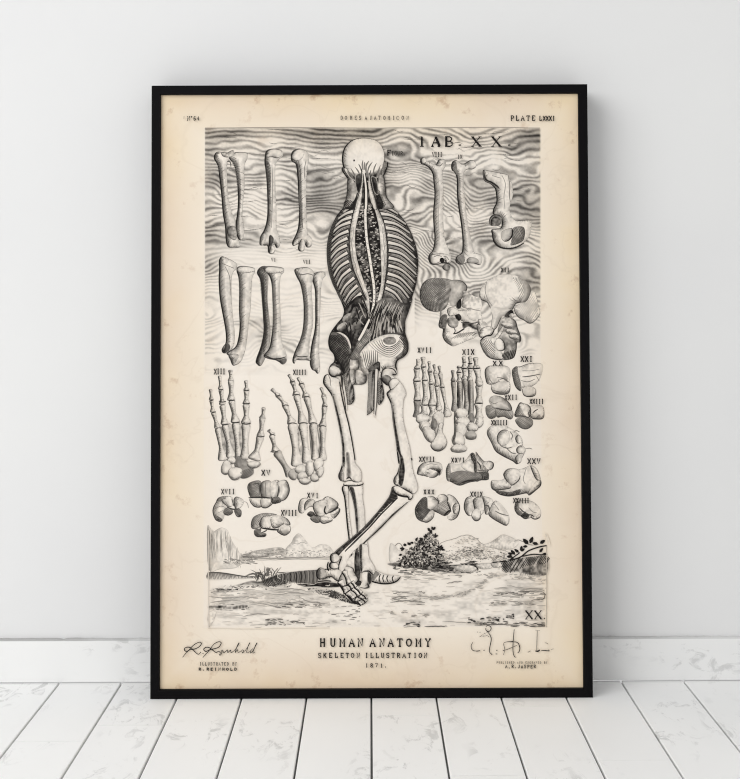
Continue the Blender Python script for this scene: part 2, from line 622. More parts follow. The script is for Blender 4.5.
FONT = {
    'A': '0,0 2,6 4,0|.8,2.2 3.2,2.2|-.6,0 .9,0|3.1,0 4.6,0',
    'B': '.7,0 .7,6|0,6 2.6,6 3.6,5.3 3.6,4 2.6,3.2 .7,3.2|2.6,3.2 4,2.4 4,.8 2.8,0 0,0',
    'C': '4,4.6 3.1,6 1.2,6 0,4.5 0,1.5 1.2,0 3.1,0 4,1.3',
    'D': '.7,0 .7,6|0,6 2.4,6 4,4.5 4,1.5 2.4,0 0,0',
    'E': '.7,0 .7,6|0,6 4,6 4,4.8|.7,3.2 2.8,3.2|0,0 4,0 4,1.3',
    'F': '.7,0 .7,6|0,6 4,6 4,4.8|.7,3.2 2.8,3.2|0,0 1.6,0',
    'G': '4,4.8 3,6 1.2,6 0,4.5 0,1.5 1.2,0 3,0 4,1 4,2.6 2.4,2.6',
    'H': '.6,0 .6,6|3.4,0 3.4,6|.6,3 3.4,3|-.1,0 1.3,0|2.7,0 4.1,0|-.1,6 1.3,6|2.7,6 4.1,6',
    'I': '2,0 2,6|.9,0 3.1,0|.9,6 3.1,6',
    'J': '3,6 3,1.2 2,0 .8,.2 .3,1.4|2,6 4,6',
    'K': '.6,0 .6,6|-.1,0 1.4,0|-.1,6 1.4,6|3.6,6 .6,2.6|1.6,3.6 3.8,0|3,0 4.3,0|2.8,6 4.2,6',
    'L': '.8,0 .8,6|0,6 1.8,6|0,0 4,0 4,1.8',
    'M': '.4,0 .4,6 2,2.2 3.6,6 3.6,0|-.4,0 1.1,0|2.9,0 4.4,0|-.4,6 .4,6|3.6,6 4.4,6',
    'N': '.5,0 .5,6 3.5,0 3.5,6|-.2,0 1.2,0|-.3,6 .5,6|2.8,6 4.2,6',
    'O': '2,6 .5,5 0,3 .5,1 2,0 3.5,1 4,3 3.5,5 2,6',
    'P': '.7,0 .7,6|0,6 2.8,6 4,5.2 4,3.8 2.8,2.9 .7,2.9|0,0 1.8,0',
    'R': '.7,0 .7,6|0,6 2.8,6 3.9,5.3 3.9,3.9 2.8,3 .7,3|0,0 1.6,0|2.2,3 3.8,0 4.6,0',
    'S': '3.7,4.6 3.2,6 .9,6 .2,4.6 1,3.4 3,2.7 3.8,1.5 3,0 .8,0 .2,1.4',
    'T': '2,0 2,6|0,4.7 0,6 4,6 4,4.7|1,0 3,0',
    'U': '.6,6 .6,1.4 1.4,0 2.8,0 3.5,1.4 3.5,6|-.1,6 1.4,6|2.8,6 4.2,6',
    'V': '.2,6 2,0 3.8,6|-.4,6 1,6|3,6 4.4,6',
    'X': '.2,0 3.8,6|.2,6 3.8,0|-.4,0 1,0|3,0 4.4,0|-.4,6 1,6|3,6 4.4,6',
    'Y': '.2,6 2,3 3.8,6|2,3 2,0|1,0 3,0|-.4,6 1,6|3,6 4.4,6',
    '1': '1,4.8 2,6 2,0|1,0 3,0',
    '4': '3,0 3,6 0,2 4,2',
    '6': '3.6,5.4 2.4,6 .8,5 .2,2.6 .6,.8 2,0 3.4,.8 3.6,2.2 2.4,3.4 .4,2.8',
    '7': '.2,4.8 .2,6 3.8,6 1.6,0',
    '8': '2,3.2 .6,4 .6,5.4 2,6 3.4,5.4 3.4,4 2,3.2 .3,2 .3,.8 2,0 3.7,.8 3.7,2 2,3.2',
    '.': '1.2,0 2,0 2,.7 1.2,.7 1.2,0',
    'o': '1.2,6 .4,5.2 1.2,4.2 2,5.2 1.2,6',
}


def p(c, s):
    """points read off an enlarged detail: c = (x, y, enlargement)"""
    return [(c[0] + float(a) / c[2], c[1] + float(b) / c[2]) for a, b in (q.split(',') for q in s.split())]


def q1(c, x, y):
    return (c[0] + x / c[2], c[1] + y / c[2])


cA, cB, cC = (200, 120, 5.5615), (310, 120, 5.5615), (420, 120, 5.5615)
cD, cF = (200, 245, 5.5615), (410, 245, 5.2857)
hA, hB, hC, hD, hE, hF = (322, 130, 9.99), (322, 200, 7.4), (322, 295, 7.4), (322, 360, 7.4), (322, 450, 7.4), (306, 545, 7.4)
hG, hH = (410, 265, 9.74), (470, 265, 7.79)
iA, iB, iC, iD = (205, 370, 6.77), (262, 370, 6.77), (410, 345, 7.08), (480, 355, 7.085)
iE, iF, iG, iH = (410, 450, 9.74), (475, 450, 9.73), (205, 465, 9.74), (270, 465, 9.73)
jA, jB, jC, jD = (200, 525, 5.692), (390, 520, 4.625), (475, 150, 7.08), (415, 145, 5.99)

# ------------------------------------------------------------------ rippled sky behind the bones (an engraved ground, darker top, fading out below)
def ripple():
    X0, X1, Y0, Y1, st = 204.5, 541.5, 127.5, 384.0, 0.8
    nx, ny = int((X1 - X0) / st) + 1, int((Y1 - Y0) / st) + 1
    x, y = np.meshgrid(np.linspace(X0, X1, nx), np.linspace(Y0, Y1, ny))
    big = lambda sx, sy, o: vnoise(x / sx + o, y / sy + o * 1.7) - 0.5
    swirl = 5.0 * big(40, 27, 3) + 2.2 * big(19, 13, 11) + 0.6 * big(8, 6, 23)
    calm = np.clip((y - 127) / 34, 0.15, 1) * np.clip(0.55 + np.abs(x - 300) / 160, 0, 1)
    right = np.clip((x - 410) / 60, 0, 1)
    per = 5.0 + 1.0 * right
    phi = (y - 0.10 * (x - 372) * np.where(x > 372, -1.4, 0.35)) / per + swirl * (0.35 + 0.65 * calm)
    s = np.sin(2 * math.pi * phi)
    band = vnoise(x / 38 + 80, y / 20 + 31)
    band2 = vnoise(x / 16 + 5, y / 8 + 61)
    t = 0.05 + 0.42 * (0.5 + 0.5 * s) ** 1.5 * (0.5 + 0.7 * band2) + 0.40 * (band - 0.5) + 0.20 * (band2 - 0.5)
    t += 0.11 * (vnoise(x / 1.5, y / 1.1 + 7) - 0.5)
    # darker pools close to the figure and the bones
    for gx, gy, sx, sy, a in ((212, 170, 9, 22, .18), (262, 175, 8, 18, .18), (318, 185, 9, 30, .16), (330, 225, 8, 40, .12), (425, 185, 10, 22, .16),
                              (528, 215, 14, 16, .2), (486, 250, 30, 10, .12), (512, 150, 30, 8, .18), (260, 133, 55, 4, .18), (365, 133, 40, 4, .12), (415, 155, 14, 14, .12), (530, 135, 12, 10, .15),
                              (250, 245, 22, 7, .1), (316, 250, 9, 12, .14), (530, 262, 10, 12, .16), (475, 300, 9, 16, .12), (345, 200, 10, 8, .1)):
        t += a * np.exp(-((x - gx) / sx) ** 2 - ((y - gy) / sy) ** 2)
    # fading of the ground
    base = 244 + 26 * (vnoise(x / 26 + 3, y / 60) - 0.5)
    base = np.where(x > 415, 322 + 34 * (vnoise(x / 17 + 8, y / 60) - 0.5) + (x - 450) * 0.18, base)
    m = np.clip((base + 16 - y) / 34, 0, 1)
    left = np.clip((345 - x) / 8, 0, 1)
    m2 = left * np.clip((376 - y) / 12, 0, 1) * (0.16 + 0.45 * np.clip((vnoise(x / 30 + 14, y / 9 + 44) - 0.5) * 3, 0, 1) + 0.4 * np.clip((222 - x) / 20, 0, 1))
    m = np.maximum(m, m2)
    edge = np.minimum(np.clip((x - 204.5) / 1.0, 0, 1), np.clip((541 - x) / 1.5, 0, 1)) * np.clip((y - 127.5) / 1.0, 0, 1)
    tone = np.clip(t, 0.02, 0.85) * m * edge
    P = Print('rippled_background', 4e-5)
    idx = np.arange(nx * ny).reshape(ny, nx)
    F = np.stack([idx[:-1, :-1], idx[1:, :-1], idx[1:, 1:], idx[:-1, 1:]], -1).reshape(-1, 4)
    P.add(np.stack([x.ravel(), y.ravel()], 1), F.tolist(), tone.ravel())
    for i in range(150):
        px, py = rnd.uniform(206, 512), rnd.uniform(129, 250)
        L = rnd.uniform(8, 26)
        P.line([(px, py), (px + L * .35, py + rnd.uniform(-1.5, 1.5)), (px + L * .7, py + rnd.uniform(-2, 2)), (px + L, py + rnd.uniform(-2, 2))], 0.55, rnd.uniform(0.3, 0.6), 0.9, lift=False)
    # plate edges
    P.line([(205, 128), (290, 127.5), (380, 128), (460, 127.4), (540, 128)], 0.7, 0.35, 0, wob=0.6)
    P.build(label='rippled wood-grain sky engraved behind the bones')


ripple()

# ------------------------------------------------------------------ landscape at the foot of the plate
g = Print('landscape_drawing', 6e-5, 6e-7)
# broken grey tone of the ground
g.fill([(209, 585), (260, 583), (330, 582), (400, 580), (470, 578), (546, 576), (546, 627), (400, 626), (300, 627), (209, 627)], base=.21, dark=0, line=0, noise=.1, smooth=False, sp=1.3, tone=lambda V, d, T: np.clip(.26 * (vnoise(V[:, 0] / 16 + 3, V[:, 1] / 4.5 + 8) - .38) + .16 * (vnoise(V[:, 0] / 3 + 50, V[:, 1] / 1.5) - .5), 0, 1) * np.clip(d / 4, 0, 1))
# pale cliff at the left
cl = p(jA, '42,20 58,14 75,38 100,24 125,15 155,28 170,60 188,100 215,140 232,172 252,208 300,205 308,214 240,222 200,245 110,252 50,252')
g.fill(cl, base=0.07, dark=0.25, k=4, line=0.35, lw=0.6, noise=0.12)
for i in range(46):
    x = 44 + 190 * rnd.random() ** 1.6
    y0 = 22 + max(0, (x - 150)) * 1.4 + rnd.uniform(0, 60)
    g.line([q1(jA, x, y0), q1(jA, x - 3, y0 + 40), q1(jA, x + rnd.uniform(-4, 8), min(y0 + rnd.uniform(70, 150), 245))], 0.55, rnd.uniform(.2, .5), .8)
for i in range(50):
    x, y = rnd.uniform(130, 310), rnd.uniform(190, 222)
    g.line([q1(jA, x, y), q1(jA, x + 10, y + rnd.uniform(-5, 4)), q1(jA, x + 22, y + rnd.uniform(-2, 5))], .6, rnd.uniform(.3, .6), .8)
# distant shore and hills
g.fill(p(jA, '232,172 300,150 345,140 440,126 476,134 486,155 440,172 380,182 300,186 250,186'), base=.22, dark=.2, k=3, line=0, noise=.3, grain=(.5, 2.4, 1.57))
g.fill(p(jA, '480,150 500,120 520,100 535,68 565,48 600,85 640,128 690,108 742,125 742,180 480,184'), base=.05, dark=.15, k=3, line=.25, lw=.45, noise=.22)
g.line(p(jA, '520,100 555,108 580,98 610,108'), .5, .35)
for i in range(150):
    x = rnd.uniform(225, 742)
    y = rnd.uniform(142, 184) if x > 480 else rnd.uniform(138, 186)
    g.line([q1(jA, x, y), q1(jA, x + rnd.uniform(4, 14), y + rnd.uniform(-3, 3))], .7, rnd.uniform(.3, .75), .5, smooth=False)
for y in (186, 190, 196):
    g.line([q1(jA, 225, y), q1(jA, 400, y + 2), q1(jA, 560, y - 2), q1(jA, 742, y - 1)], .5, .4, .4, wob=.8)
# left bank
g.fill(p(jA, '44,272 90,270 150,276 235,290 300,298 300,306 200,308 120,314 44,312'), base=.3, dark=.1, k=3, line=0, noise=.2, tone=lambda V, d, T: T * np.clip(1.35 - (V[:, 1] - 572.5) / 6.5, .1, 1.3))
g.hatch(p(jA, '44,272 90,270 150,276 235,290 290,298 200,306 44,308'), math.radians(75), 1.3, .5, .6, keep=.8)
g.line(p(jA, '44,272 90,270 150,276 235,290 302,298'), 1.0, .7)
# main dark bank that runs under the feet
bank = p(jA, '60,372 120,358 200,340 290,315 340,318 390,298 460,275 560,266 660,256 742,248 742,308 700,318 610,330 520,322 470,346 380,350 300,345 200,352 120,366')
g.fill(bank, base=.34, dark=.3, D=(-.2, -1), k=2.5, line=0, noise=.3, tone=lambda V, d, T: T * (0.55 + .9 * np.exp(-((V[:, 0] - 280) / 26) ** 2)) * np.clip(d / 1.2, 0, 1))
g.hatch(p(jA, '360,310 460,277 560,268 660,258 742,250 742,300 610,326 520,318 460,340 390,345'), math.radians(62), 1.5, .75, .85, keep=.9, bend=.6)
g.hatch(p(jA, '420,290 470,277 570,268 600,290 520,316 440,326'), math.radians(-30), 1.5, .6, .8, keep=.8)
for i in range(130):
    x = rnd.uniform(60, 520)
    y = 372 - (x - 60) * 0.13 + rnd.gauss(0, 9) + (20 if x > 330 else 6)
    g.line([q1(jA, x, y), q1(jA, x + rnd.uniform(5, 22), y + rnd.uniform(-5, 3))], rnd.uniform(.6, 1.3), rnd.uniform(.5, .95), .6, smooth=False)
g.line(p(jA, '440,272 500,270 570,264 640,258 742,249'), 1.0, .8)
# tufts of grass
for i in range(30):
    a = rnd.uniform(-1.3, 1.1)
    b = (rnd.uniform(318, 372), rnd.uniform(305, 322))
    L = rnd.uniform(30, 85)
    g.line([q1(jA, *b), q1(jA, b[0] + L * .5 * math.sin(a) * .6, b[1] - L * .5), q1(jA, b[0] + L * math.sin(a), b[1] - L * math.cos(a))], .6, rnd.uniform(.5, .85), .9)
for i in range(14):
    b = (rnd.uniform(375, 440), rnd.uniform(290, 300))
    a = rnd.uniform(-.8, .9)
    g.line([q1(jA, *b), q1(jA, b[0] + 12 * math.sin(a), b[1] - 25), q1(jA, b[0] + 45 * math.sin(a), b[1] - 52)], .55, .6, .9)
# shadow of the rear foot and speckled shadow of the front foot
g.fill(p(jA, '560,325 640,318 742,312 742,345 680,350 600,345'), base=.85, dark=0, line=0, noise=.35, k=2, tone=lambda V, d, T: T * np.clip(d / 1.0, 0, 1))
g.fill(p(hF, '-70,290 0,276 80,276 160,270 250,286 262,310 160,318 60,312 0,312 -40,304'), base=.8, dark=0, line=0, noise=.3, tone=lambda V, d, T: T * np.clip(d / 1.0, 0, 1))
g.fill(p(hF, '-200,214 -120,198 -40,188 40,184 90,188 90,262 60,292 0,288 -80,282 -160,262 -210,240'), base=.58, dark=.1, line=0, noise=.45, tone=lambda V, d, T: T * np.clip(d / .8, 0, 1))
for i in range(70):
    x = -190 + i * 3.9
    y0 = 186 + max(0, -x) * .13 + rnd.uniform(0, 8)
    g.line([q1(hF, x, y0), q1(hF, x + 7, 232), q1(hF, x + 1, rnd.uniform(262, 288))], .6, rnd.uniform(.45, .9), .5)
for i in range(26):
    g.line([q1(hF, 4 + i * 3.2, 186 + rnd.uniform(0, 12)), q1(hF, 10 + i * 3.2, 232), q1(hF, 4 + i * 3.2, 280)], .55, rnd.uniform(.4, .85), .6)
sh = p(hF, '10,320 90,318 180,330 250,350 300,385 350,420 420,436 380,442 320,432 240,408 150,378 60,352')
g.fill(sh, base=.6, dark=0, line=0, noise=.6, k=2, grain=(.45, 2.4, .6), tone=lambda V, d, T: T * np.clip(d / 1.1, 0, 1) * np.clip(.65 + (V[:, 0] - 315) / 45, .65, 1.6))
g.hatch(sh, .8, 1.7, .8, .75, keep=.8)
# ground strokes
def strokes(n, x0, x1, y0, y1, t0, t1, L0, L1, w=.6, slope=0.0):
    for i in range(n):
        x, y = rnd.uniform(x0, x1), rnd.uniform(y0, y1)
        L = rnd.uniform(L0, L1)
        x1_ = min(x + L, x1)
        g.line([(x, y), ((x + x1_) / 2, y + slope * L / 2 + rnd.uniform(-.6, .6)), (x1_, y + slope * L + rnd.uniform(-.4, .4))], w * rnd.uniform(.7, 1.3), rnd.uniform(t0, t1), .7, lift=(i % 8 == 0))
strokes(200, 209, 300, 589, 607, .06, .3, 3, 14)
strokes(110, 255, 330, 585, 607, .06, .28, 4, 12)
strokes(60, 209, 330, 607, 627, .06, .28, 3, 12)
strokes(70, 209, 249, 605, 609.5, .3, .8, 2, 8, .9)
strokes(30, 270, 322, 602, 608, .3, .7, 2, 7, .7)
strokes(34, 264, 305, 619, 625, .3, .75, 2, 6, .7)
strokes(50, 330, 545, 575, 600, .05, .22, 4, 16)
strokes(30, 390, 425, 590, 606, .2, .6, 3, 10)
strokes(70, 325, 545, 598, 626, .04, .2, 3, 12)
strokes(25, 330, 360, 606, 622, .2, .6, 2, 6)
strokes(40, 400, 450, 568, 580, .1, .4, 3, 10)
strokes(50, 492, 546, 588, 606, .15, .5, 3, 12)
for a in ('60,382 140,372 190,378', '50,408 160,414 250,408 330,414', '300,440 380,452 440,468 520,470', '420,372 520,362 600,372', '430,400 540,384 620,398', '380,440 460,448 540,440 600,430', '560,410 640,440 742,452', '240,520 330,505 400,512', '60,440 140,430 230,428'):
    g.line(p(jA, a), .8, .4, .8, wob=1.0)
g.fill(p(jA, '50,458 120,454 190,456 260,450 280,462 250,478 170,482 90,478 50,482'), base=.42, dark=0, line=0, noise=.6, k=2, tone=lambda V, d, T: T * np.clip(d / 1.2, 0, 1))
g.fill(p(jA, '46,500 90,490 80,540 60,575 46,575'), base=.14, dark=0, line=0, noise=.3)
g.fill(p(jB, '20,194 60,188 120,186 200,190 200,232 120,226 60,214 20,206'), base=.5, dark=.1, line=0, noise=.6, tone=lambda V, d, T: T * np.clip(d / 1.0, 0, 1))
g.line(p(jB, '0,130 20,122 36,108 50,112 62,130 84,138'), .6, .45, .3)
# bush and dark verge in the middle distance
g.fill(p(jB, '0,112 20,116 40,140 70,150 60,190 0,196'), base=.05, line=.3, lw=.4, dark=.1)
g.line(p(jB, '226,112 262,96 300,86 330,74 362,70 395,84 420,106 450,122 490,132 560,152'), .5, .35, .3, wob=.8)
g.fill(p(jB, '428,118 462,104 490,86 518,68 545,72 572,84 596,104 575,128 540,136 480,130'), base=.17, dark=.2, line=.3, lw=.45, noise=.25, grain=(.4, 2.4, .7))
g.line(p(jB, '572,100 590,92 610,98 640,112 670,116'), .6, .4)
for i in range(260):
    x = rnd.uniform(232, 540)
    y = rnd.uniform(118 + abs(x - 360) * .12, 192)
    g.line([q1(jB, x, y), q1(jB, x + rnd.uniform(2, 9), y + rnd.uniform(-3, 3))], .6, rnd.uniform(.2, .65), .5, smooth=False, lift=(i % 8 == 0))
g.fill(p(jB, '0,196 100,206 200,204 300,205 400,200 480,196 530,186 560,190 520,214 440,212 380,240 300,248 200,238 120,226 0,212'), base=.62, dark=.1, line=0, noise=.6, tone=lambda V, d, T: T * np.clip(d / 1.0, 0, 1))
strokes(150, 392, 478, 561, 573, .4, .95, 2, 7, .9)
strokes(40, 402, 500, 569, 577, .15, .5, 2, 9, .7)
g.fill(p(jB, '300,214 360,208 400,222 380,240 320,236'), base=.2, dark=.3, line=.4, noise=.3)
g.fill(p(jB, '400,206 460,200 470,222 420,226'), base=.15, dark=.3, line=.4, noise=.3)
g.fill(p(jB, '470,200 520,190 522,214 480,220'), base=.15, dark=.3, line=.4, noise=.3)
def leaf(x, y, a, L, w, t):
    u = np.array([math.cos(a), math.sin(a)])
    n = np.array([-u[1], u[0]])
    c = np.array([x, y])
    pts = [c, c + u * L * .35 + n * w, c + u * L * .75 + n * w * .7, c + u * L, c + u * L * .75 - n * w * .7, c + u * L * .35 - n * w]
    g.add(pts, [tuple(range(6))], t)
for i in range(900):
    x = rnd.gauss(150, 46)
    top = 45 + abs(x - 188) * (0.95 if x < 188 else 1.9)
    if top > 200 or x < 42 or x > 248:
        continue
    y = rnd.uniform(top, 212)
    t = rnd.choice([.92, .85, .7, .5, .35, .12, .9])
    leaf(*q1(jB, x, y), rnd.uniform(0, 6.28), rnd.uniform(1.8, 3.6), rnd.uniform(.45, 1.0), t)
for x, y, a in ((190, 62, -1.6), (172, 80, -2.2), (205, 78, -.9), (182, 52, -1.9), (196, 46, -1.2), (110, 105, -2.6), (98, 112, 3.0), (120, 98, -1.8), (228, 130, -.3), (236, 134, .1), (66, 130, 3.0), (56, 160, 3.0), (76, 118, -2.4), (145, 98, -1.7)):
    for k in range(3):
        leaf(*q1(jB, x, y), a + rnd.uniform(-.6, .6), rnd.uniform(3, 4.6), rnd.uniform(.8, 1.2), .9)
# dark slope and branch at the right edge
g.fill(p(jB, '520,186 600,172 660,166 726,164 726,252 640,254 590,240 530,240'), base=.42, dark=.2, line=0, noise=.45, tone=lambda V, d, T: T * np.clip(d / 1.0, 0, 1))
g.hatch(p(jB, '520,188 600,174 726,166 726,200 640,210 560,244 520,236'), math.radians(-58), 1.5, .8, .9, keep=.9)
g.line(p(jB, '470,196 540,188 600,172 640,142 690,124 724,118'), 1.2, .92, .2)
g.line(p(jB, '610,168 660,158 700,160 720,152'), 1.0, .9, .2)
g.line(p(jB, '560,180 580,165 600,150'), .9, .9, .2)
for x, y, a, L, w in ((640, 112, -2.35, 8.0, 2.1), (646, 108, -1.15, 7.5, 2.0), (636, 120, 3.0, 5, 1.4), (686, 112, -2.9, 6.5, 1.7), (692, 108, -.55, 6.5, 1.8), (690, 150, -.9, 6, 1.5), (704, 156, .1, 5, 1.4), (606, 146, -1.5, 6, 1.6), (596, 150, -2.5, 6, 1.5), (604, 144, -.6, 5, 1.4), (578, 160, -2.3, 6.5, 1.7), (566, 166, 3.0, 6, 1.6), (572, 170, 2.4, 5, 1.4), (566, 158, -2.9, 5, 1.4)):
    leaf(*q1(jB, x, y), a, L, w, .92)
for k in range(16):
    g.line([q1(jB, 600 + k * 8, 240), q1(jB, 604 + k * 8, 256)], .6, .6, .5)
g.fill(p(jB, '714,60 726,66 738,96 742,120 728,104'), base=.22, dark=0, line=0, noise=.3, tone=lambda V, d, T: T * np.clip(d / 1.5, 0, 1))
# winding track and loose ends
def trail(pts, n, spread, t0, t1, L=4.0, w=.6):
    P_ = catmull(p(jB, pts), False, 12)
    for i in range(n):
        c = P_[rnd.randrange(len(P_))] + np.array([rnd.gauss(0, spread), rnd.gauss(0, spread * .6)])
        l = rnd.uniform(.4, 1.2) * L
        sl = rnd.uniform(-.25, .1)
        g.line([tuple(c), (c[0] + l * .5, c[1] + sl * l * .5 + rnd.uniform(-.3, .3)), (c[0] + l, c[1] + sl * l)], w * rnd.uniform(.7, 1.3), rnd.uniform(t0, t1), .7, lift=(i % 8 == 0))
trail('180,360 240,352 300,350 350,334 400,308 430,285 470,248', 90, 1.2, .15, .45)
trail('60,376 140,366 240,356 320,346', 40, 1.3, .1, .4)
trail('500,345 550,338 600,348', 36, 1.6, .25, .7)
trail('470,385 520,390 600,386 640,392', 40, 2.0, .15, .5)
trail('480,250 560,262 640,268 700,290', 60, 3.0, .08, .35)
trail('100,440 160,440', 12, 1.2, .2, .5)
trail('0,430 60,420', 14, 1.5, .2, .5)
trail('236,190 300,170 380,160 460,176 530,172', 160, 4.0, .2, .6, 2.2)
trail('300,110 350,92 400,112 440,130', 60, 3.0, .1, .35, 2.5)
trail('330,150 380,140 420,150', 60, 3.0, .3, .75, 2.2)
for a, w, t in (('120,345 210,360 290,348', 1.0, .3), ('260,292 300,286 335,282', .8, .5), ('590,330 650,329 700,328', .9, .6), ('700,328 715,340 712,362 690,366 650,372', .8, .55), ('60,490 90,478 110,470', .8, .8), ('64,494 130,488', 1.0, .85), ('160,492 210,491 266,490', .9, .65), ('0,380 60,372 118,378', .8, .55), ('0,366 50,352 72,360', .7, .5), ('240,468 330,472 400,478', .6, .4), ('390,486 470,482 540,484 600,488', .8, .6), ('640,120 700,110', .5, .3), ('540,300 600,312 690,318 716,330', .7, .35)):
    g.line(p(jB, a), w, t, .7, wob=.9)
strokes(46, 466, 508, 617, 624, .4, .9, 1.5, 5, .9)
strokes(14, 505, 514, 614, 618, .4, .9, 1.5, 4, .9)
strokes(26, 508, 545, 622, 626.5, .3, .75, 3, 9, .7)
strokes(12, 402, 420, 622, 626.5, .5, .9, 2, 6, .8)
g.line([(546.3, 546), (546.6, 580), (546.4, 610), (546.2, 627)], .6, .24, 0, wob=.5)
g.line([(208.6, 530), (208.5, 570), (208.8, 628)], .6, .12, 0, wob=.8)
g.line([(208, 628), (260, 628.5), (330, 627.5)], .5, .12, .2, wob=.8)
g.build(label='landscape of rocks, bush and ground under the figure')

# ------------------------------------------------------------------ long bones of the arm and thigh
LB = dict(base=.10, dark=.72, D=(-1, .15), k=2.7, rim=.2, lw=.95, line=.85, noise=.14)
a = Print('long_bone_drawing', 2.2e-4)
a.fill(p(cA, '160,205 200,180 262,185 262,215 245,260 248,350 240,450 235,540 246,600 240,655 222,668 205,640 198,590 210,500 212,400 200,290 185,240'), **LB)
a.fill(p(cA, '78,212 92,180 128,180 160,186 162,215 150,250 152,350 157,430 172,500 196,560 198,625 214,668 222,705 190,708 158,706 145,670 140,590 128,520 120,420 110,330 100,255'), **LB)
a.fill(p(cA, '120,182 140,188 165,175 188,168 184,200 150,208 126,200'), base=.25, dark=.4, lw=.6, noise=.4)
a.fill(p(cA, '150,600 192,590 205,640 195,668 160,650'), base=.35, dark=.3, line=0, noise=.5)
a.line(p(cA, '150,230 168,235 172,260'), .8, .7)
a.hatch(p(cA, '170,215 205,220 215,330 208,420 196,300'), 0.5, 1.4, .5, .55)
a.hatch(p(cA, '88,200 112,225 128,330 140,480 132,500 116,330'), 0.6, 1.4, .5, .6)
a.build(label='pair of arm bones at the top left of the plate')

a = Print('long_bone_drawing', 2.2e-4)
a.fill(p(cA, '362,200 372,170 410,160 455,170 460,200 430,228 418,270 420,400 425,520 425,600 442,650 444,695 428,712 412,690 402,720 412,738 398,744 380,735 376,700 350,694 334,690 336,650 362,600 376,520 374,380 366,280 360,240'), **LB)
a.fill(p(cA, '385,735 395,700 412,705 418,728 404,744 390,744'), base=.08, lw=.8)
a.fill(p(cA, '332,690 340,645 362,630 366,665 350,695'), base=.2, lw=.9, dark=.6)
a.fill(p(cA, '384,700 384,650 395,640 410,660 402,690'), base=.6, dark=.2, line=0)
a.fill(p(cA, '366,205 376,172 410,162 452,172 456,196 430,212 400,206'), base=.14, dark=.6, k=1.8, lw=.8)
a.hatch(p(cA, '364,240 392,250 396,360 388,420 376,380'), 0.4, 1.3, .7, .75)
a.line(p(cA, '400,250 404,350 402,480 398,600'), .6, .45)
a.build(label='arm bone hanging left of the standing figure')

a = Print('long_bone_drawing', 2.2e-4)
a.fill(p(cA, '506,205 515,175 545,160 575,165 600,185 605,220 598,270 592,330 590,450 595,560 600,630 622,660 620,700 596,708 582,690 578,725 556,730 546,715 548,690 520,700 514,680 528,650 546,600 552,520 548,420 544,330 535,250 512,230'), **LB)
a.fill(p(cA, '508,210 520,178 548,164 576,172 578,196 556,222 530,228'), base=.08, dark=.5, k=1.6, lw=.7)
a.fill(p(cA, '548,710 560,668 575,664 584,690 578,722 560,730'), base=.1, dark=.5, lw=.8)
a.line(p(cA, '548,230 560,300 552,420 562,520 572,600'), .8, .65)
a.line(p(cA, '590,225 580,280 584,330'), .6, .55)
a.hatch(p(cA, '546,400 560,420 570,540 556,560'), .5, 1.3, .5, .6)
a.build(label='arm bone nearest the shoulder of the figure')

a = Print('long_bone_drawing', 2.2e-4)
a.fill(p(jD, '32,95 38,78 58,74 72,95 95,108 125,118 142,90 170,84 184,98 180,130 165,160 168,220 170,300 168,400 170,480 178,560 200,620 215,665 210,710 170,705 140,715 100,715 82,690 84,660 108,625 118,560 112,480 110,400 118,300 112,220 105,170 82,135 55,118 38,112'), **{**LB, 'dark': .6, 'D': (-1, .4)})
a.fill(p(jD, '38,96 44,80 60,80 70,94 62,108 46,108'), base=.05, dark=.3, lw=.4)
a.line(p(jD, '125,120 150,125 165,110'), .7, .6)
a.fill(p(jD, '88,690 92,660 130,652 165,650 205,662 212,695 190,706 176,690 150,700 124,712 100,710'), base=.08, dark=.4, lw=.8)
a.fill(p(jD, '148,690 155,676 170,678 175,696 162,710'), base=.85, dark=.1, line=0)
a.fill(p(jD, '165,730 185,712 208,722 210,742 190,752 172,745'), base=.35, dark=.4, lw=.9, noise=.4)
a.line(p(jD, '110,672 135,662 160,668'), .6, .6)
a.line(p(jD, '170,666 190,672 204,690'), .6, .6)
a.line(p(jD, '140,200 146,300 140,420 146,560'), .6, .3)
a.build(label='thigh bone left of the pair under the table number')

a = Print('long_bone_drawing', 2.2e-4)
a.fill(p(jD, '218,125 226,100 250,92 275,112 300,110 330,92 360,98 366,128 345,145 312,146 292,170 292,240 298,320 308,420 322,500 340,580 352,640 395,658 402,690 388,718 350,708 310,706 275,716 245,700 250,668 282,640 285,560 276,470 262,380 252,290 252,210 240,165 222,150'), **{**LB, 'dark': .6})
a.fill(p(jD, '222,140 228,106 246,100 252,150 250,180 236,164'), base=.4, dark=.3, lw=.6)
a.fill(p(jD, '248,690 256,664 285,660 300,690 280,712'), base=.4, dark=.3, lw=.7)
a.fill(p(jD, '310,690 330,672 370,680 384,700 360,708 320,706'), base=.3, dark=.3, lw=.6)
a.line(p(jD, '262,180 268,300 282,420 296,560'), .7, .4)
a.line(p(jD, '300,128 322,110'), .6, .5)
a.build(label='thigh bone right of the pair under the table number')

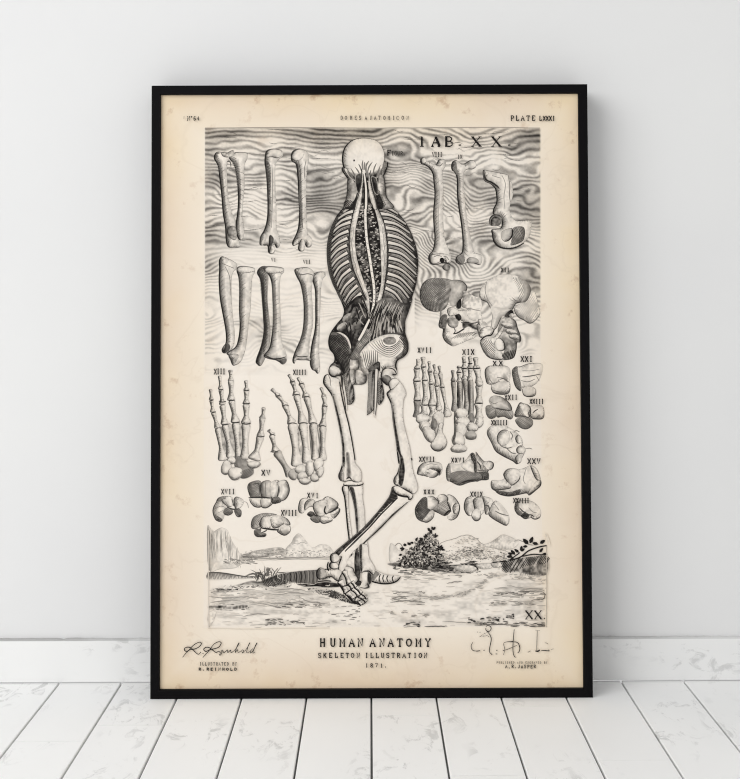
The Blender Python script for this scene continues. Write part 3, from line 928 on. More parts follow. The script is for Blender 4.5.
a = Print('hip_bone_drawing', 2.2e-4)
a.fill(p(jC, '58,145 100,148 160,160 228,175 242,200 262,240 268,320 248,390 244,430 262,475 290,500 330,498 395,500 398,545 385,610 340,660 280,692 215,696 165,680 130,640 122,600 118,565 150,560 185,548 190,500 170,465 130,455 130,420 152,370 150,310 140,270 110,240 66,215'), **{**LB, 'dark': .6, 'base': .07})
a.fill(p(jC, '60,150 66,212 110,236 150,262 175,276 160,250 120,222 84,205'), base=.7, dark=.2, line=.6)
a.fill(p(jC, '100,500 115,468 150,458 185,475 190,505 170,535 130,540 106,530'), base=.55, dark=.35, D=(-.5, -.7), k=3, lw=.7, noise=.4)
a.fill(p(jC, '268,555 300,542 340,545 352,575 345,630 320,655 280,670 250,672 262,620'), base=.36, dark=.35, D=(1, .1), k=2.5, noise=.25, lw=.6)
a.hatch(p(jC, '268,555 340,545 350,590 320,655 260,670'), 1.1, 1.5, .6, .7)
a.fill(p(jC, '183,600 190,578 225,560 262,556 266,600 245,636 212,648 190,632'), base=.22, dark=.35, D=(1, .4), k=1.6, lw=1.0, line=.85)
a.line(p(jC, '190,180 215,240 205,330 212,420'), .7, .35)
a.line(p(jC, '120,180 150,190 185,200'), .6, .4)
a.line(p(jC, '235,180 246,250 244,320 250,370'), .8, .5)
a.line(p(jC, '126,640 160,680 215,698 285,690 345,660'), 1.2, .85)
a.build(label='hip bone at the top right of the plate')

# ------------------------------------------------------------------ shin bones
LB = {**LB, 'dark': .68}
a = Print('shin_bone_drawing', 2.2e-4)
a.fill(p(cD, '106,90 118,66 140,68 200,100 205,125 185,150 175,190 176,300 182,390 192,480 190,545 175,580 135,602 122,580 145,540 142,470 128,390 112,300 105,200 108,130'), **LB)
a.fill(p(cD, '205,145 212,122 250,118 300,128 305,150 290,185 285,260 280,360 268,450 262,520 250,590 225,650 185,670 180,640 160,615 150,600 195,570 212,530 222,450 218,350 220,250 215,180'), **LB)
a.fill(p(cD, '160,615 185,605 215,612 200,650 182,668 170,640'), base=.25, dark=.55, lw=.8, noise=.3)
a.fill(p(cD, '206,140 214,124 250,120 300,130 296,148 250,156 220,154'), base=.06, dark=.3, lw=.6)
a.fill(p(cD, '125,575 148,545 168,560 160,590 135,602'), base=.6, dark=.3, lw=.6)
a.line(p(cD, '118,100 190,130'), .7, .6)
a.line(p(cD, '140,120 165,180 168,280'), .6, .5)
a.hatch(p(cD, '216,170 235,180 238,320 226,440 218,340'), .3, 1.4, .6, .6)
a.build(label='shin bone pair at the far left')

a = Print('shin_bone_drawing', 2.2e-4)
a.fill(p(cD, '318,155 335,125 365,118 378,150 380,200 375,300 385,400 392,480 386,560 372,610 340,670 318,662 312,640 340,560 355,480 352,400 345,290 338,200'), **{**LB, 'dark': .75, 'base': .3})
a.fill(p(cD, '352,130 375,118 420,120 462,128 466,150 448,175 442,250 446,350 450,450 455,540 478,600 484,640 465,662 440,650 420,640 380,632 355,615 385,575 400,500 408,400 404,300 400,220 385,170'), **LB)
a.fill(p(cD, '356,140 376,122 420,124 462,132 458,150 410,158 375,156'), base=.08, dark=.35, lw=.7)
a.line(p(cD, '362,612 400,632 440,632 478,622'), 1.1, .85)
a.fill(p(cD, '440,640 478,630 480,650 462,664 446,655'), base=.5, dark=.3, lw=.7)
a.hatch(p(cD, '330,150 368,140 372,250 382,440 372,560 350,600 352,420'), .5, 1.3, .7, .8)
a.hatch(p(cD, '402,220 420,230 420,420 404,520'), .4, 1.4, .5, .5)
a.build(label='shin bone pair in the middle of the left row')

a = Print('shin_bone_drawing', 2.2e-4)
a.fill(p(cD, '622,175 650,152 690,150 698,170 680,195 672,260 668,380 664,500 662,600 668,690 655,715 640,700 622,690 612,650 620,560 640,460 642,350 640,250'), **LB)
a.fill(p(cD, '526,140 550,128 600,126 632,150 628,185 620,250 626,340 628,440 612,520 605,600 615,640 590,640 560,640 535,640 525,660 515,640 530,590 560,520 575,450 578,370 575,300 560,220 540,180'), **{**LB, 'base': .16, 'dark': .65})
a.line(p(cD, '530,148 560,165 600,160 630,168'), .8, .6)
a.line(p(cD, '530,615 560,622 600,618'), .9, .75)
a.hatch(p(cD, '562,200 590,230 602,360 596,470 560,560 540,590 575,450 580,340'), .5, 1.3, .6, .65)
a.build(label='shin bone pair nearest the standing figure')

# ------------------------------------------------------------------ skull base and hip bone at the right
a = Print('skull_drawing', 2.2e-4)
a.fill(p(hG, '300,440 340,470 400,500 470,440 540,440 600,420 690,460 700,600 640,700 560,735 480,770 410,790 350,740 320,690 325,620 290,590 290,530'), base=.12, dark=.3, k=3, line=.5, noise=.25)
a.fill(p(hG, '95,290 110,210 150,155 220,128 330,130 400,145 440,170 440,250 390,330 360,400 320,440 250,455 180,440 130,400 105,350'), base=.40, dark=.22, D=(-.8, .2), k=6, grain=(.28, 2.6, .7), noise=.25, lw=.8)
a.hatch(p(hG, '105,290 120,215 180,145 280,138 340,150 350,300 330,400 250,440 150,400'), .75, 1.5, .55, .62, bend=1.2)
a.hatch(p(hG, '220,140 330,138 350,240 330,330 250,300'), -.75, 1.6, .5, .6)
a.fill(p(hG, '390,160 460,145 520,165 555,210 545,260 500,330 460,390 400,400 380,330 400,240'), base=.27, dark=.3, D=(1, -.2), k=3, noise=.2, lw=.7)
a.fill(p(hG, '450,370 485,325 500,350 498,410 470,430 450,410'), base=.8, dark=.1, line=.5)
a.fill(p(hG, '365,430 420,410 470,440 540,450 580,520 640,545 700,560 700,600 600,580 540,555 500,540 440,490 380,495'), base=.06, dark=.3, lw=.6)
a.fill(p(hG, '440,490 480,478 500,510 480,545 450,525'), base=.75, line=0)
a.fill(p(hG, '370,520 430,515 470,545 460,600 410,610 370,580'), base=.3, dark=.3, lw=.6, noise=.35)
a.fill(p(hG, '510,560 560,550 640,585 690,600 690,640 620,625 570,600 520,620'), base=.55, dark=.2, line=.4, noise=.5)
a.line(p(hG, '420,670 460,662 510,632 530,620'), 1.2, .85)
a.line(p(hG, '420,600 440,640 425,670'), .8, .7)
a.fill(p(hG, '280,575 300,510 340,480 362,500 360,560 345,640 360,700 410,770 395,780 345,745 318,690 322,625 290,610'), base=.45, dark=.35, k=2.2, lw=.9, noise=.3)
for k in range(7):
    a.line([q1(hG, 400 + k * 28, 720 - k * 4), q1(hG, 450 + k * 28, 690 - k * 5), q1(hG, 500 + k * 26, 660 - k * 2)], .6, .45, .6)
a.fill(p(hG, '520,250 620,300 690,330 690,440 600,430 540,420 505,400 515,320'), base=.14, dark=.25, k=2, line=.5, noise=.4, grain=(.5, 3.2, 1.3))
a.fill(p(hG, '650,590 690,560 740,560 770,640 730,700 680,700'), base=.1, dark=.4, lw=.7, noise=.3)
a.fill(p(cF, '360,395 378,392 384,412 372,425 362,415'), base=.03, dark=.3, lw=.5)
a.fill(p(cF, '365,470 380,440 425,430 432,460 400,482 370,486'), base=.12, dark=.4, lw=.6, noise=.3)
a.line(p(cF, '330,480 352,465 370,470'), .8, .6)
a.line(p(cF, '270,410 320,415 360,408'), 1.0, .7)
a.build(label='skull seen from below and behind')

a = Print('hip_bone_drawing', 2.6e-4)
a.fill(p(hH, '350,330 410,290 440,260 480,200 510,220 530,300 545,380 500,440 460,455 420,430 380,410 350,370'), base=.16, dark=.35, D=(-.3, 1), k=2.5, lw=.7, noise=.25)
a.hatch(p(hH, '380,330 440,270 480,220 520,300 530,370 470,440 400,410'), -1.0, 1.9, .4, .4)
a.fill(p(hH, '72,245 85,185 130,125 200,85 290,72 370,85 430,120 470,170 468,225 440,280 400,290 360,300 340,330 320,360 290,385 250,400 230,440 205,490 180,500 165,460 175,400 160,340 130,290 90,272'), base=.09, dark=.45, D=(.2, 1), k=3.0, lw=.8, noise=.16)
a.hatch(p(hH, '330,100 400,110 460,170 462,225 430,275 370,280 380,200'), -1.15, 1.6, .55, .5, bend=1)
a.fill(p(hH, '370,90 430,122 468,172 464,228 438,278 400,286 420,220 410,150'), base=.25, dark=.3, D=(1, .4), line=0, k=3)
a.fill(p(hH, '160,330 220,330 320,350 290,385 240,410 205,485 180,495 168,460 178,400'), base=.16, dark=.3, D=(1, .3), line=0, k=3)
a.line(p(hH, '130,130 118,200 140,270 175,320'), .7, .4)
a.fill(p(hH, '240,430 290,405 350,430 370,490 395,560 390,600 365,605 360,660 340,720 290,738 250,730 270,640 230,560 215,520'), base=.35, dark=.4, D=(1, .3), k=2.5, noise=.4, lw=.8)
for c, rx, ry in (((290, 470), 50, 22), ((320, 520), 48, 20), ((345, 560), 40, 20)):
    a.blob(q1(hH, *c), rx / 7.79, ry / 7.79, .2, base=.12, dark=.6, lw=.7)
a.fill(p(hH, '80,600 130,570 190,560 250,480 262,500 230,560 205,590 190,620 210,660 250,680 252,735 190,735 140,715 105,670'), base=.16, dark=.4, D=(-.6, .7), k=2.5, lw=.9, noise=.2)
a.fill(p(hH, '195,620 205,580 235,570 265,600 272,650 250,668 215,662'), base=.03, dark=.35, D=(1, .3), k=1.2, lw=1.0)
a.hatch(p(hH, '80,605 130,575 180,600 200,670 180,730 110,680'), .9, 1.5, .55, .6, bend=.8)
a.hatch(p(hH, '255,690 340,660 355,690 330,730 260,735'), -1.3, 1.4, .9, .85)
a.fill(p(hH, '270,385 320,345 340,380 310,410 275,410'), base=.75, dark=.1, line=.4, noise=.4)
a.fill(p(hH, '305,395 325,375 345,390 335,410'), base=.04, line=.4)
a.line(p(hH, '80,590 120,555 165,545 190,500'), 1.2, .85)
a.build(label='large hip bone at the right edge of the plate')

# ------------------------------------------------------------------ hands
HB = dict(base=.14, dark=.62, D=(-1, .2), k=1.6, lw=.6, line=.72)


def digits(P, c, chains, kw):
    for ch in chains:
        v = [float(t) for t in ch.split()]
        P.bone(q1(c, v[0], v[1]), q1(c, v[2], v[3]), v[4] / c[2], v[5] / c[2], **{**kw, **({'base': v[6]} if len(v) > 6 else {})})


def blobs(P, c, items, **kw):
    for it in items:
        v = [float(t) for t in it.split()]
        P.blob(q1(c, v[0], v[1]), v[2] / c[2], v[3] / c[2], v[4] if len(v) > 4 else 0, **{**kw, **({'base': v[5]} if len(v) > 5 else {})})


a = Print('hand_bones_drawing', 2.2e-4)
for s in ('95,400 120,400 150,560 120,600 105,500', '140,390 180,370 215,560 180,590 150,480', '215,380 255,380 265,580 230,600 215,500'):
    a.fill(p(iA, s), base=.3, dark=.2, line=0, noise=.3)
digits(a, iA, ('38 130 43 202 22 30', '43 203 53 285 26 34', '56 285 86 392 32 42', '86 392 122 612 40 62', '100 40 107 132 24 34', '108 132 118 235 32 42', '118 238 133 368 40 50', '133 368 178 592 46 62',
               '172 0 176 75 28 40', '176 72 177 205 40 50', '180 205 207 355 44 60', '207 355 228 612 52 50', '278 72 281 140 26 40', '281 138 279 232 36 48', '279 232 278 362 46 66', '278 362 268 605 58 62',
               '398 254 388 330 26 42', '388 326 376 452 38 52', '376 448 332 610 50 84'), HB)
for x, y, w in ((43, 203, 14), (55, 284, 18), (118, 214, 24), (176, 205, 26), (280, 226, 24), (278, 364, 32), (207, 354, 30), (133, 368, 26), (376, 450, 26), (280, 138, 18), (107, 132, 16)):
    a.line([q1(iA, x - w, y - 3), q1(iA, x, y + 3), q1(iA, x + w, y - 2)], .9, .8, .4)
blobs(a, iA, ('262 640 36 34 0 .35', '225 628 26 44 0 .4', '178 612 30 26', '145 662 36 50', '275 690 52 44 -.4 .38', '205 700 48 46 0 .08', '330 640 46 24 -.1 .08'), dark=.5)
a.hatch(p(iA, '240,690 330,660 310,700 260,730'), -.5, 1.3, .6, .7)
a.build(label='left hand bones with fingers spread upwards')

a = Print('hand_bones_drawing', 2.2e-4)
for s in ('245,390 262,400 275,600 250,620 240,500', '320,380 345,380 350,580 335,600 325,500', '372,380 395,390 400,560 375,590 385,500'):
    a.fill(p(iB, s), base=.22, dark=.2, line=0, noise=.3)
digits(a, iB, ('45 405 72 442 26 44', '66 440 94 555 38 56', '98 552 196 715 58 66 .24', '66 128 112 176 26 36', '112 174 160 242 32 44', '156 238 204 362 38 60', '206 362 240 650 68 82', '182 30 208 84 22 36', '208 80 234 172 32 52', '234 170 278 362 46 64', '276 362 308 630 62 72',
               '244 50 268 98 22 38', '268 92 300 184 34 52', '302 180 346 362 46 56', '346 362 362 610 54 54', '400 118 420 182 22 34', '420 178 425 250 32 38', '424 248 410 382 36 48', '412 380 410 612 46 54'), {**HB, 'base': .1})
for x, y, w in ((82, 552, 26), (160, 240, 22), (204, 362, 34), (234, 168, 26), (278, 360, 34), (300, 182, 26), (346, 360, 28), (410, 380, 24), (424, 246, 18), (112, 176, 16), (208, 80, 16), (70, 440, 20), (268, 94, 18)):
    a.line([q1(iB, x - w, y + 3), q1(iB, x, y - 4), q1(iB, x + w, y + 3)], .8, .75, .4)
blobs(a, iB, ('212 705 32 40 0 .22', '262 672 40 32', '275 718 42 26 -.2', '325 665 32 52', '382 640 34 48 .4', '392 690 24 40 .5', '355 730 28 28', '290 752 42 22 .1'), dark=.5)
a.build(label='right hand bones with the thumb at its left')

a = Print('foot_bones_drawing', 2.2e-4)
digits(a, iC, ('60 100 50 168 30 44', '50 166 48 255 48 54', '50 255 53 392 54 54', '52 392 46 512 52 54 .32', '92 85 96 155 34 40', '96 152 105 250 38 42', '106 248 108 425 42 52', '100 420 98 494 54 60', '135 115 141 188 22 34', '141 186 150 275 32 36', '150 272 157 430 36 56', '156 420 160 510 54 62',
               '170 138 180 205 22 30', '180 202 190 290 28 34', '190 288 206 462 32 44', '206 148 216 215 22 32', '216 212 228 300 28 34', '228 298 268 508 30 58'), {**HB, 'dark': .5})
for x, y, w in ((50, 168, 22), (49, 256, 27), (52, 392, 26), (96, 155, 18), (105, 250, 20), (108, 424, 26), (150, 276, 18), (190, 290, 16), (228, 300, 16), (141, 190, 16), (156, 428, 28)):
    a.line([q1(iC, x - w, y), q1(iC, x, y + 3), q1(iC, x + w, y - 1)], .8, .85, .3)
blobs(a, iC, ('90 522 52 34 .1', '200 520 44 52', '104 578 40 42', '188 600 28 40 0 .3', '135 630 40 62 -.4', '170 560 24 40 0 .4'), dark=.5)
a.fill(p(iC, '205,560 236,552 228,610 250,650 262,690 245,730 205,752 165,742 146,708 170,665 190,625'), base=.12, dark=.5, D=(-.4, 1), lw=.9, k=2.5)
a.build(label='left foot bones with toes pointing up')

a = Print('foot_bones_drawing', 2.2e-4)
for s in ('335,250 370,250 370,460 335,470', '395,240 415,250 425,470 395,440', '415,250 445,250 450,520 420,530'):
    a.fill(p(iC, s), base=.55, dark=.2, line=0, noise=.3)
digits(a, iC, ('302 178 306 255 24 34 .3', '306 252 316 470 34 46 .28', '346 148 346 195 26 34', '346 193 348 262 32 40', '350 260 362 470 34 44 .24', '381 82 383 165 28 38', '383 163 386 245 36 44', '388 240 404 470 36 46 .24', '425 82 426 165 28 40', '426 162 424 255 36 42', '430 250 432 500 36 40 .26',
               '464 88 470 165 38 50', '474 162 490 270 54 56', '488 285 488 412 50 58', '484 408 490 520 60 62'), {**HB, 'dark': .55})
for x, y, w in ((383, 165, 20), (426, 165, 20), (470, 165, 26), (346, 193, 18), (346, 160, 16), (306, 255, 14), (383, 120, 16), (488, 412, 28), (425, 130, 16)):
    a.line([q1(iC, x - w, y), q1(iC, x, y + 2), q1(iC, x + w, y)], .9, .9, .3)
blobs(a, iC, ('490 274 24 22', '362 486 50 40 -.2 .1', '490 548 26 44 .3', '432 520 26 36 0 .4', '376 545 48 40', '440 582 40 34', '432 640 38 34 0 .3', '358 605 42 56', '342 670 46 52', '345 732 56 32'), dark=.55)
a.fill(p(iC, '318,480 325,640 300,690 290,720 296,700 312,610 310,520'), base=.5, dark=.2, line=0)
a.build(label='right foot bones, darker between the toes')

# ------------------------------------------------------------------ wrist and ankle bones, single and in groups
def small(label, c, shapes, marks=()):
    P = Print('small_bone_drawing', 2.2e-4)
    for s, b, d, D in shapes:
        P.fill(p(c, s), base=b, dark=d + .1, D=D, k=2.6, lw=.75, line=.75, noise=.16)
        if b > .28:
            P.hatch(p(c, s), rnd.choice((.6, -.6, .9)), 1.5, .5, .3 + b * .8, keep=.85)
    for s, w, t in marks:
        P.line(p(c, s), w, t, .5)
    P.build(label=label)


L_, R_, B_ = (-1, .2), (1, .3), (-.2, 1)
small('squarish heel bone under its number', iD, (('80,215 130,190 190,180 212,200 210,260 180,278 130,278 90,262', .16, .4, B_), ('35,110 60,80 120,75 185,78 212,100 215,150 200,190 165,170 130,182 100,205 55,205 40,170', .14, .4, L_)), (('60,150 90,200 140,185', .7, .5), ('120,160 160,165 190,185', .8, .6), ('95,250 140,262 195,262', .8, .6)))
small('pale bone with a round lower lobe', iD, (('228,110 255,85 290,80 350,60 440,65 435,140 400,200 350,225 300,230 285,255 255,230 238,185', .1, .35, L_), ('300,245 320,225 365,222 395,245 390,285 350,297 310,285', .06, .25, B_), ('228,110 262,80 270,130 292,210 290,255 258,232 238,185', .38, .3, L_)), (('300,155 350,150 430,135', 1.0, .6), ('290,180 340,190 390,170', .7, .5), ('300,110 360,112 420,100', .6, .4), ('400,150 420,185', .9, .6)))
small('folded grey bone below the squarish one', iD, (('40,370 60,355 100,360 120,400 110,440 70,450 45,420', .32, .4, B_), ('110,385 160,375 225,390 235,430 215,455 165,435 120,440', .3, .35, B_), ('62,320 85,292 130,290 175,310 215,350 222,392 160,385 100,375 75,350', .22, .35, R_)), (('110,375 150,385 215,395', 1.0, .75), ('65,325 100,345 125,335', .6, .5)))
small('bone with a saddle shape and dark left side', iD, (('245,420 280,340 310,345 340,380 345,440 300,440 260,440', .3, .5, L_), ('250,460 300,440 365,450 372,495 330,525 280,510', .34, .3, B_), ('345,385 370,358 440,360 455,410 445,450 400,455 365,445', .14, .4, B_), ('280,350 330,348 360,380 350,440 320,430 300,400', .06, .3, R_)), (('375,410 390,395 410,385', 1.0, .7), ('250,430 300,432 345,445', 1.0, .7), ('350,390 345,420 360,445', .9, .7)))
small('largest rounded ankle bone on the right', iD, (('50,560 60,520 100,495 160,495 220,520 270,560 300,600 305,650 320,680 270,770 230,750 160,715 110,680 80,620', .12, .5, (-.6, .8)), ('250,590 270,565 292,585 290,620 265,625', .06, .4, L_), ('260,660 290,640 320,660 318,690 285,700 262,690', .06, .35, L_), ('250,730 270,705 295,715 292,755 265,768', .12, .3, L_), ('120,600 130,555 165,530 200,540 210,600 180,640 140,635', .04, .25, (-1, -.5))), (('210,540 230,570 220,600', .8, .6), ('140,640 190,660 230,650', .9, .6), ('240,550 255,535 280,545', .7, .5), ('320,665 350,660 370,668', .6, .5), ('180,650 220,690 255,700', .8, .6)))
small('curved kneecap-like bone beside the knee', iE, (('70,220 85,165 130,125 200,112 290,125 315,165 310,220 280,250 290,200 250,185 190,182 150,210 185,235 175,260 120,245 80,240', .1, .6, L_), ('150,205 200,182 270,190 290,215 260,255 225,270 185,265 190,235', .12, .5, R_), ('200,182 255,180 295,205 285,235 255,205', .7, .2, R_)), (('150,150 200,135 270,145', .6, .4),))
small('wedge-shaped heel bone with a pointed top', iE, (('350,200 365,150 390,125 470,140 540,100 590,35 620,28 650,70 660,130 720,150 740,200 700,290 640,292 560,320 480,345 400,310 360,285', .2, .45, B_), ('500,150 560,105 600,90 640,150 640,220 580,215 530,190', .06, .3, R_), ('590,40 620,30 645,90 650,210 628,205 622,130 600,90', .6, .3, L_), ('352,200 368,150 386,135 390,220 385,300 358,285', .3, .3, L_), ('392,230 500,200 600,220 680,230 690,288 560,318 480,342 400,305', .36, .35, B_)), (('500,320 560,300 640,290', 1.4, .85), ('390,140 392,240 388,295', .7, .5)))
small('tilted knuckle end of the wedge-shaped bone', iF, (('0,30 40,60 90,110 140,105 180,130 170,180 130,200 125,250 130,285 60,290 0,290', .12, .4, R_), ('110,130 140,110 178,130 175,170 145,195 110,180', .05, .3, R_), ('0,225 60,210 128,215 128,285 60,292 0,292', .6, .25, B_)), (('20,110 50,150 60,200', 1.1, .75), ('0,190 60,200 120,195', .8, .6), ('60,110 80,150 70,200', .7, .5)))
small('thick round-ended bone with a groove', iF, (('155,310 180,292 240,295 285,275 275,235 300,195 350,178 430,190 500,165 545,148 590,170 620,220 640,290 640,345 600,385 530,440 500,420 400,440 320,450 240,432 200,400 160,370', .15, .5, (-.2, 1)), ('280,240 310,190 350,180 420,190 440,240 420,300 380,340 330,330 300,290', .1, .35, L_), ('160,312 185,295 280,300 340,330 345,370 270,385 180,385', .08, .35, B_), ('540,155 580,170 615,220 628,285 600,290 570,240', .05, .35, L_), ('520,430 560,350 600,300 640,300 638,345 590,390', .14, .4, R_), ('200,400 260,400 340,410 440,380 420,430 320,448 240,432', .55, .25, B_)), (('440,250 420,300 350,350', .9, .7), ('500,170 470,280 490,330', .6, .4), ('388,296 394,296', 1.4, .9)))
small('small bone with a ragged lower edge', iF, (('385,560 400,510 460,490 540,495 600,530 640,590 635,650 590,675 550,660 520,665 480,670 430,630 395,600', .12, .45, L_), ('390,545 420,520 430,580 460,610 440,640 400,610', .4, .3, L_), ('440,640 480,610 530,630 500,668', .6, .3, B_), ('550,640 590,650 632,620 630,655 590,675 556,665', .1, .3, B_)), (('430,560 470,600 500,605', 1.1, .8), ('500,630 550,632 570,650', 1.0, .8), ('520,560 560,600 600,610', .6, .45)))
small('faceted bone with a very dark left facet', iE, (('360,440 420,450 470,510 485,570 460,650 400,685 360,650 380,560', .06, .25, R_), ('165,465 220,450 270,490 280,530 230,580 170,570', .08, .3, R_), ('270,450 330,430 370,470 350,520 300,520', .06, .3, R_), ('225,580 300,510 350,490 390,530 395,600 340,640 280,615', .3, .4, B_), ('50,570 90,500 130,462 165,468 170,560 200,590 150,690 100,690 60,650', .56, .25, L_), ('120,690 150,650 200,590 235,600 225,660 170,705', .2, .3, B_), ('415,560 440,520 475,530 470,600 430,620', .06, .3, L_)), (('330,640 370,600 400,590', 1.8, .85), ('360,500 385,560 400,600', 1.2, .8), ('165,470 168,560', 1.4, .7), ('260,460 285,510', 1.1, .7)))
small('row of four curved wrist bones', cF[:0] + (410, 440, 5.2857), (('285,350 295,310 320,300 335,330 330,390 310,400 292,380', .12, .4, L_), ('335,315 365,300 390,310 392,370 380,392 350,390 338,350', .1, .4, L_), ('325,400 340,365 370,370 372,415 345,428', .05, .4, B_), ('385,300 430,310 440,340 420,385 398,390 392,340', .14, .4, L_), ('415,385 440,330 465,325 510,375 525,420 510,452 470,435 430,410', .16, .45, (-.6, .7))), (('395,345 415,350 420,375', 1.2, .7), ('450,375 480,390 520,400', .9, .6), ('440,330 470,370', .8, .6)))
# four little groups of wrist bones at the lower left
small('arched row of wrist bones by the left edge', iG, (('75,440 110,360 150,345 190,390 200,420 180,520 150,550 100,530', .2, .35, L_), ('160,345 200,305 260,310 275,350 262,400 215,400', .07, .35, L_), ('280,350 300,310 345,320 380,355 350,410 300,430', .09, .3, L_), ('180,450 210,415 260,430 270,465 230,490 190,480', .42, .3, B_), ('285,440 330,425 355,450 348,500 310,500', .42, .3, B_), ('95,490 130,500 170,530 148,552 108,536', .45, .3, B_), ('110,370 130,320 190,305 160,340', .35, .3, L_)), (('262,330 280,400', 1.2, .8), ('210,405 270,430 330,425', 1.2, .75), ('380,355 410,370 425,420', .5, .35), ('100,430 150,400 190,410', .6, .5), ('120,470 180,440', .6, .5)))
small('upper group of wrist bones', (200, 460, 4.933), (('235,130 250,110 300,105 305,180 255,185 240,160', .34, .4, L_), ('300,115 350,105 350,185 305,182', .22, .4, L_), ('350,115 385,100 400,140 385,180 352,178', .1, .4, R_), ('385,110 425,100 442,150 420,195 380,200 395,150', .16, .35, R_), ('245,190 300,185 302,230 265,228', .08, .35, B_), ('302,190 350,190 362,210 330,236 303,230', .12, .4, B_), ('350,190 385,180 400,205 360,215', .45, .3, B_)), (('262,120 290,118 292,170', 1.0, .7), ('322,112 326,180', .8, .6), ('350,180 360,200', 1.6, .85), ('240,186 300,184 350,188', 1.4, .8), ('390,130 382,180', 1.5, .85)))
small('group of wrist bones near the knee', iH, (('275,420 295,340 350,320 380,345 350,380 330,460 290,465', .1, .35, L_), ('355,350 400,330 440,350 430,400 380,410 340,440 335,390', .12, .3, L_), ('420,380 480,345 545,340 555,400 530,490 470,500 430,450', .14, .35, L_), ('545,310 600,320 660,370 655,410 600,450 545,470 560,380', .1, .3, R_), ('360,480 390,450 425,460 440,490 400,505', .5, .3, B_), ('390,520 430,490 475,500 490,550 440,560', .35, .3, B_), ('480,510 540,500 600,520 600,545 530,570 490,555', .14, .35, B_), ('590,470 670,420 675,460 620,520', .1, .35, R_)), (('540,400 530,450 550,480', 1.5, .85), ('580,465 640,430 665,410', 1.2, .8), ('420,460 440,490 470,495', 1.3, .8), ('520,330 545,310', 1.3, .8)))
small('lowest group of wrist bones', (200, 460, 4.933), (('252,325 262,285 300,265 345,262 380,270 345,275 310,290 296,330 265,340', .3, .4, L_), ('296,310 310,280 345,278 356,305 345,335 305,335', .06, .4, L_), ('350,285 395,275 415,305 400,325 360,335', .08, .35, B_), ('380,345 405,320 440,318 446,350 420,372 392,362', .1, .45, B_), ('268,345 300,340 300,360 325,362 320,378 275,376', .45, .35, B_), ('400,280 430,290 445,318 420,318', .12, .3, R_)), (('300,335 350,342 390,345', 1.5, .85), ('300,360 320,352 330,345', 1.0, .7), ('290,300 298,340', 1.2, .8)))

# ------------------------------------------------------------------ the walking figure seen from behind
k = Print('skeleton_figure', 1.1e-3, 1.5e-6)
LG = dict(base=.05, dark=.7, D=(-1, .1), k=1.7, lw=1.0, line=.88, noise=.1)
# ligaments hanging behind the thighs and the tail of the pelvis
k.fill(p(hD, '142,20 160,10 185,60 215,120 240,290 190,330 165,260 150,140'), base=.42, dark=.3, D=(1, .2), noise=.2, grain=(.4, 2.4, .1), lw=.6)
k.line(p(hD, '145,20 150,140 172,280 182,370'), 2.2, .12, .4)
k.line(p(hD, '138,30 142,140 166,280 178,372'), .8, .85, .4)
k.line(p(hD, '156,20 162,140 182,260 190,330'), .7, .7, .4)
k.fill(p(hD, '345,70 385,70 395,200 388,350 338,405 332,390 340,240'), base=.4, dark=.3, D=(1, 0), grain=(.4, 2.2, .05), lw=.6)
k.fill(p(hD, '425,130 445,170 458,280 415,330 408,200'), base=.5, dark=.3, D=(1, 0), grain=(.35, 2.2, .05), lw=.6)
k.line(p(hD, '405,40 400,180 396,320 388,425'), 2.4, .1, .3)
k.line(p(hD, '393,60 388,200 386,330 384,400'), .8, .85, .3)
k.line(p(hD, '418,40 410,180 404,320 394,410'), .7, .8, .3)
# standing leg: thigh bone, knee, shin and foot
k.fill(p(hC, '205,470 270,470 290,520 330,590 322,650 240,662 210,640 200,560'), base=.42, dark=.3, noise=.35, lw=.7)
for s in ('208,478 270,480 268,550 210,555', '205,560 245,560 248,650 218,655', '252,560 300,560 325,590 322,650 258,655'):
    k.fill(p(hC, s), base=.24, dark=.5, D=(1, .5), k=1.8, lw=.8, noise=.3)
k.fill(p(hE, '148,290 160,262 190,268 195,330 198,440 212,560 222,640 245,777 215,777 196,640 186,560 176,450 165,350'), **{**LG, 'dark': .6})
k.fill(p(hE, '195,268 240,258 298,262 300,350 314,450 318,560 332,650 340,777 262,777 258,640 254,560 240,430 218,330'), **{**LG, 'base': .04})
k.fill(p(hE, '200,275 232,275 248,330 262,430 270,560 270,640 262,650 250,560 238,430 218,330'), base=.75, dark=.1, line=0, noise=.3, k=1.5, tone=lambda V, d, T: T * np.clip(.3 + d / 1.2, 0, 1))
k.fill(p(hE, '158,250 180,234 220,228 298,236 300,256 260,266 200,266 170,264'), base=.05, dark=.4, D=(0, 1), k=1, lw=.9, line=.9)
fem = p(hD, '10,150 20,118 45,106 75,122 108,132 130,150 145,240 165,340 190,440 215,560 238,700') + p(hE, '238,60 248,100 278,135 292,170 288,228 250,238 210,226 160,232 128,215 124,180 138,145 152,90 150,20') + p(hD, '150,640 132,520 105,390 75,270 40,215 14,180')
k.fill(fem, **LG)
k.fill(p(hD, '75,270 90,270 125,400 150,520 168,640 172,777 150,777 148,640 130,520 104,390'), base=.72, dark=0, line=0, noise=.35, tone=lambda V, d, T: T * np.clip(.25 + d / 1.0, 0, 1))
k.fill(p(hE, '170,20 205,20 215,120 220,200 180,215 178,120'), base=.55, dark=0, line=0, noise=.3, k=1, tone=lambda V, d, T: T * np.clip(d / 2.0, 0, 1))
k.fill(p(hE, '126,200 132,165 152,150 165,180 160,220 140,228'), base=.3, dark=.6, lw=.8)
k.line(p(hE, '180,216 200,200 220,218'), 1.1, .85)
k.line(p(hD, '130,160 145,260 170,370 196,470 222,600 244,740'), 1.1, .85, .2)
k.line(p(hD, '45,110 60,140 62,190'), .7, .5)
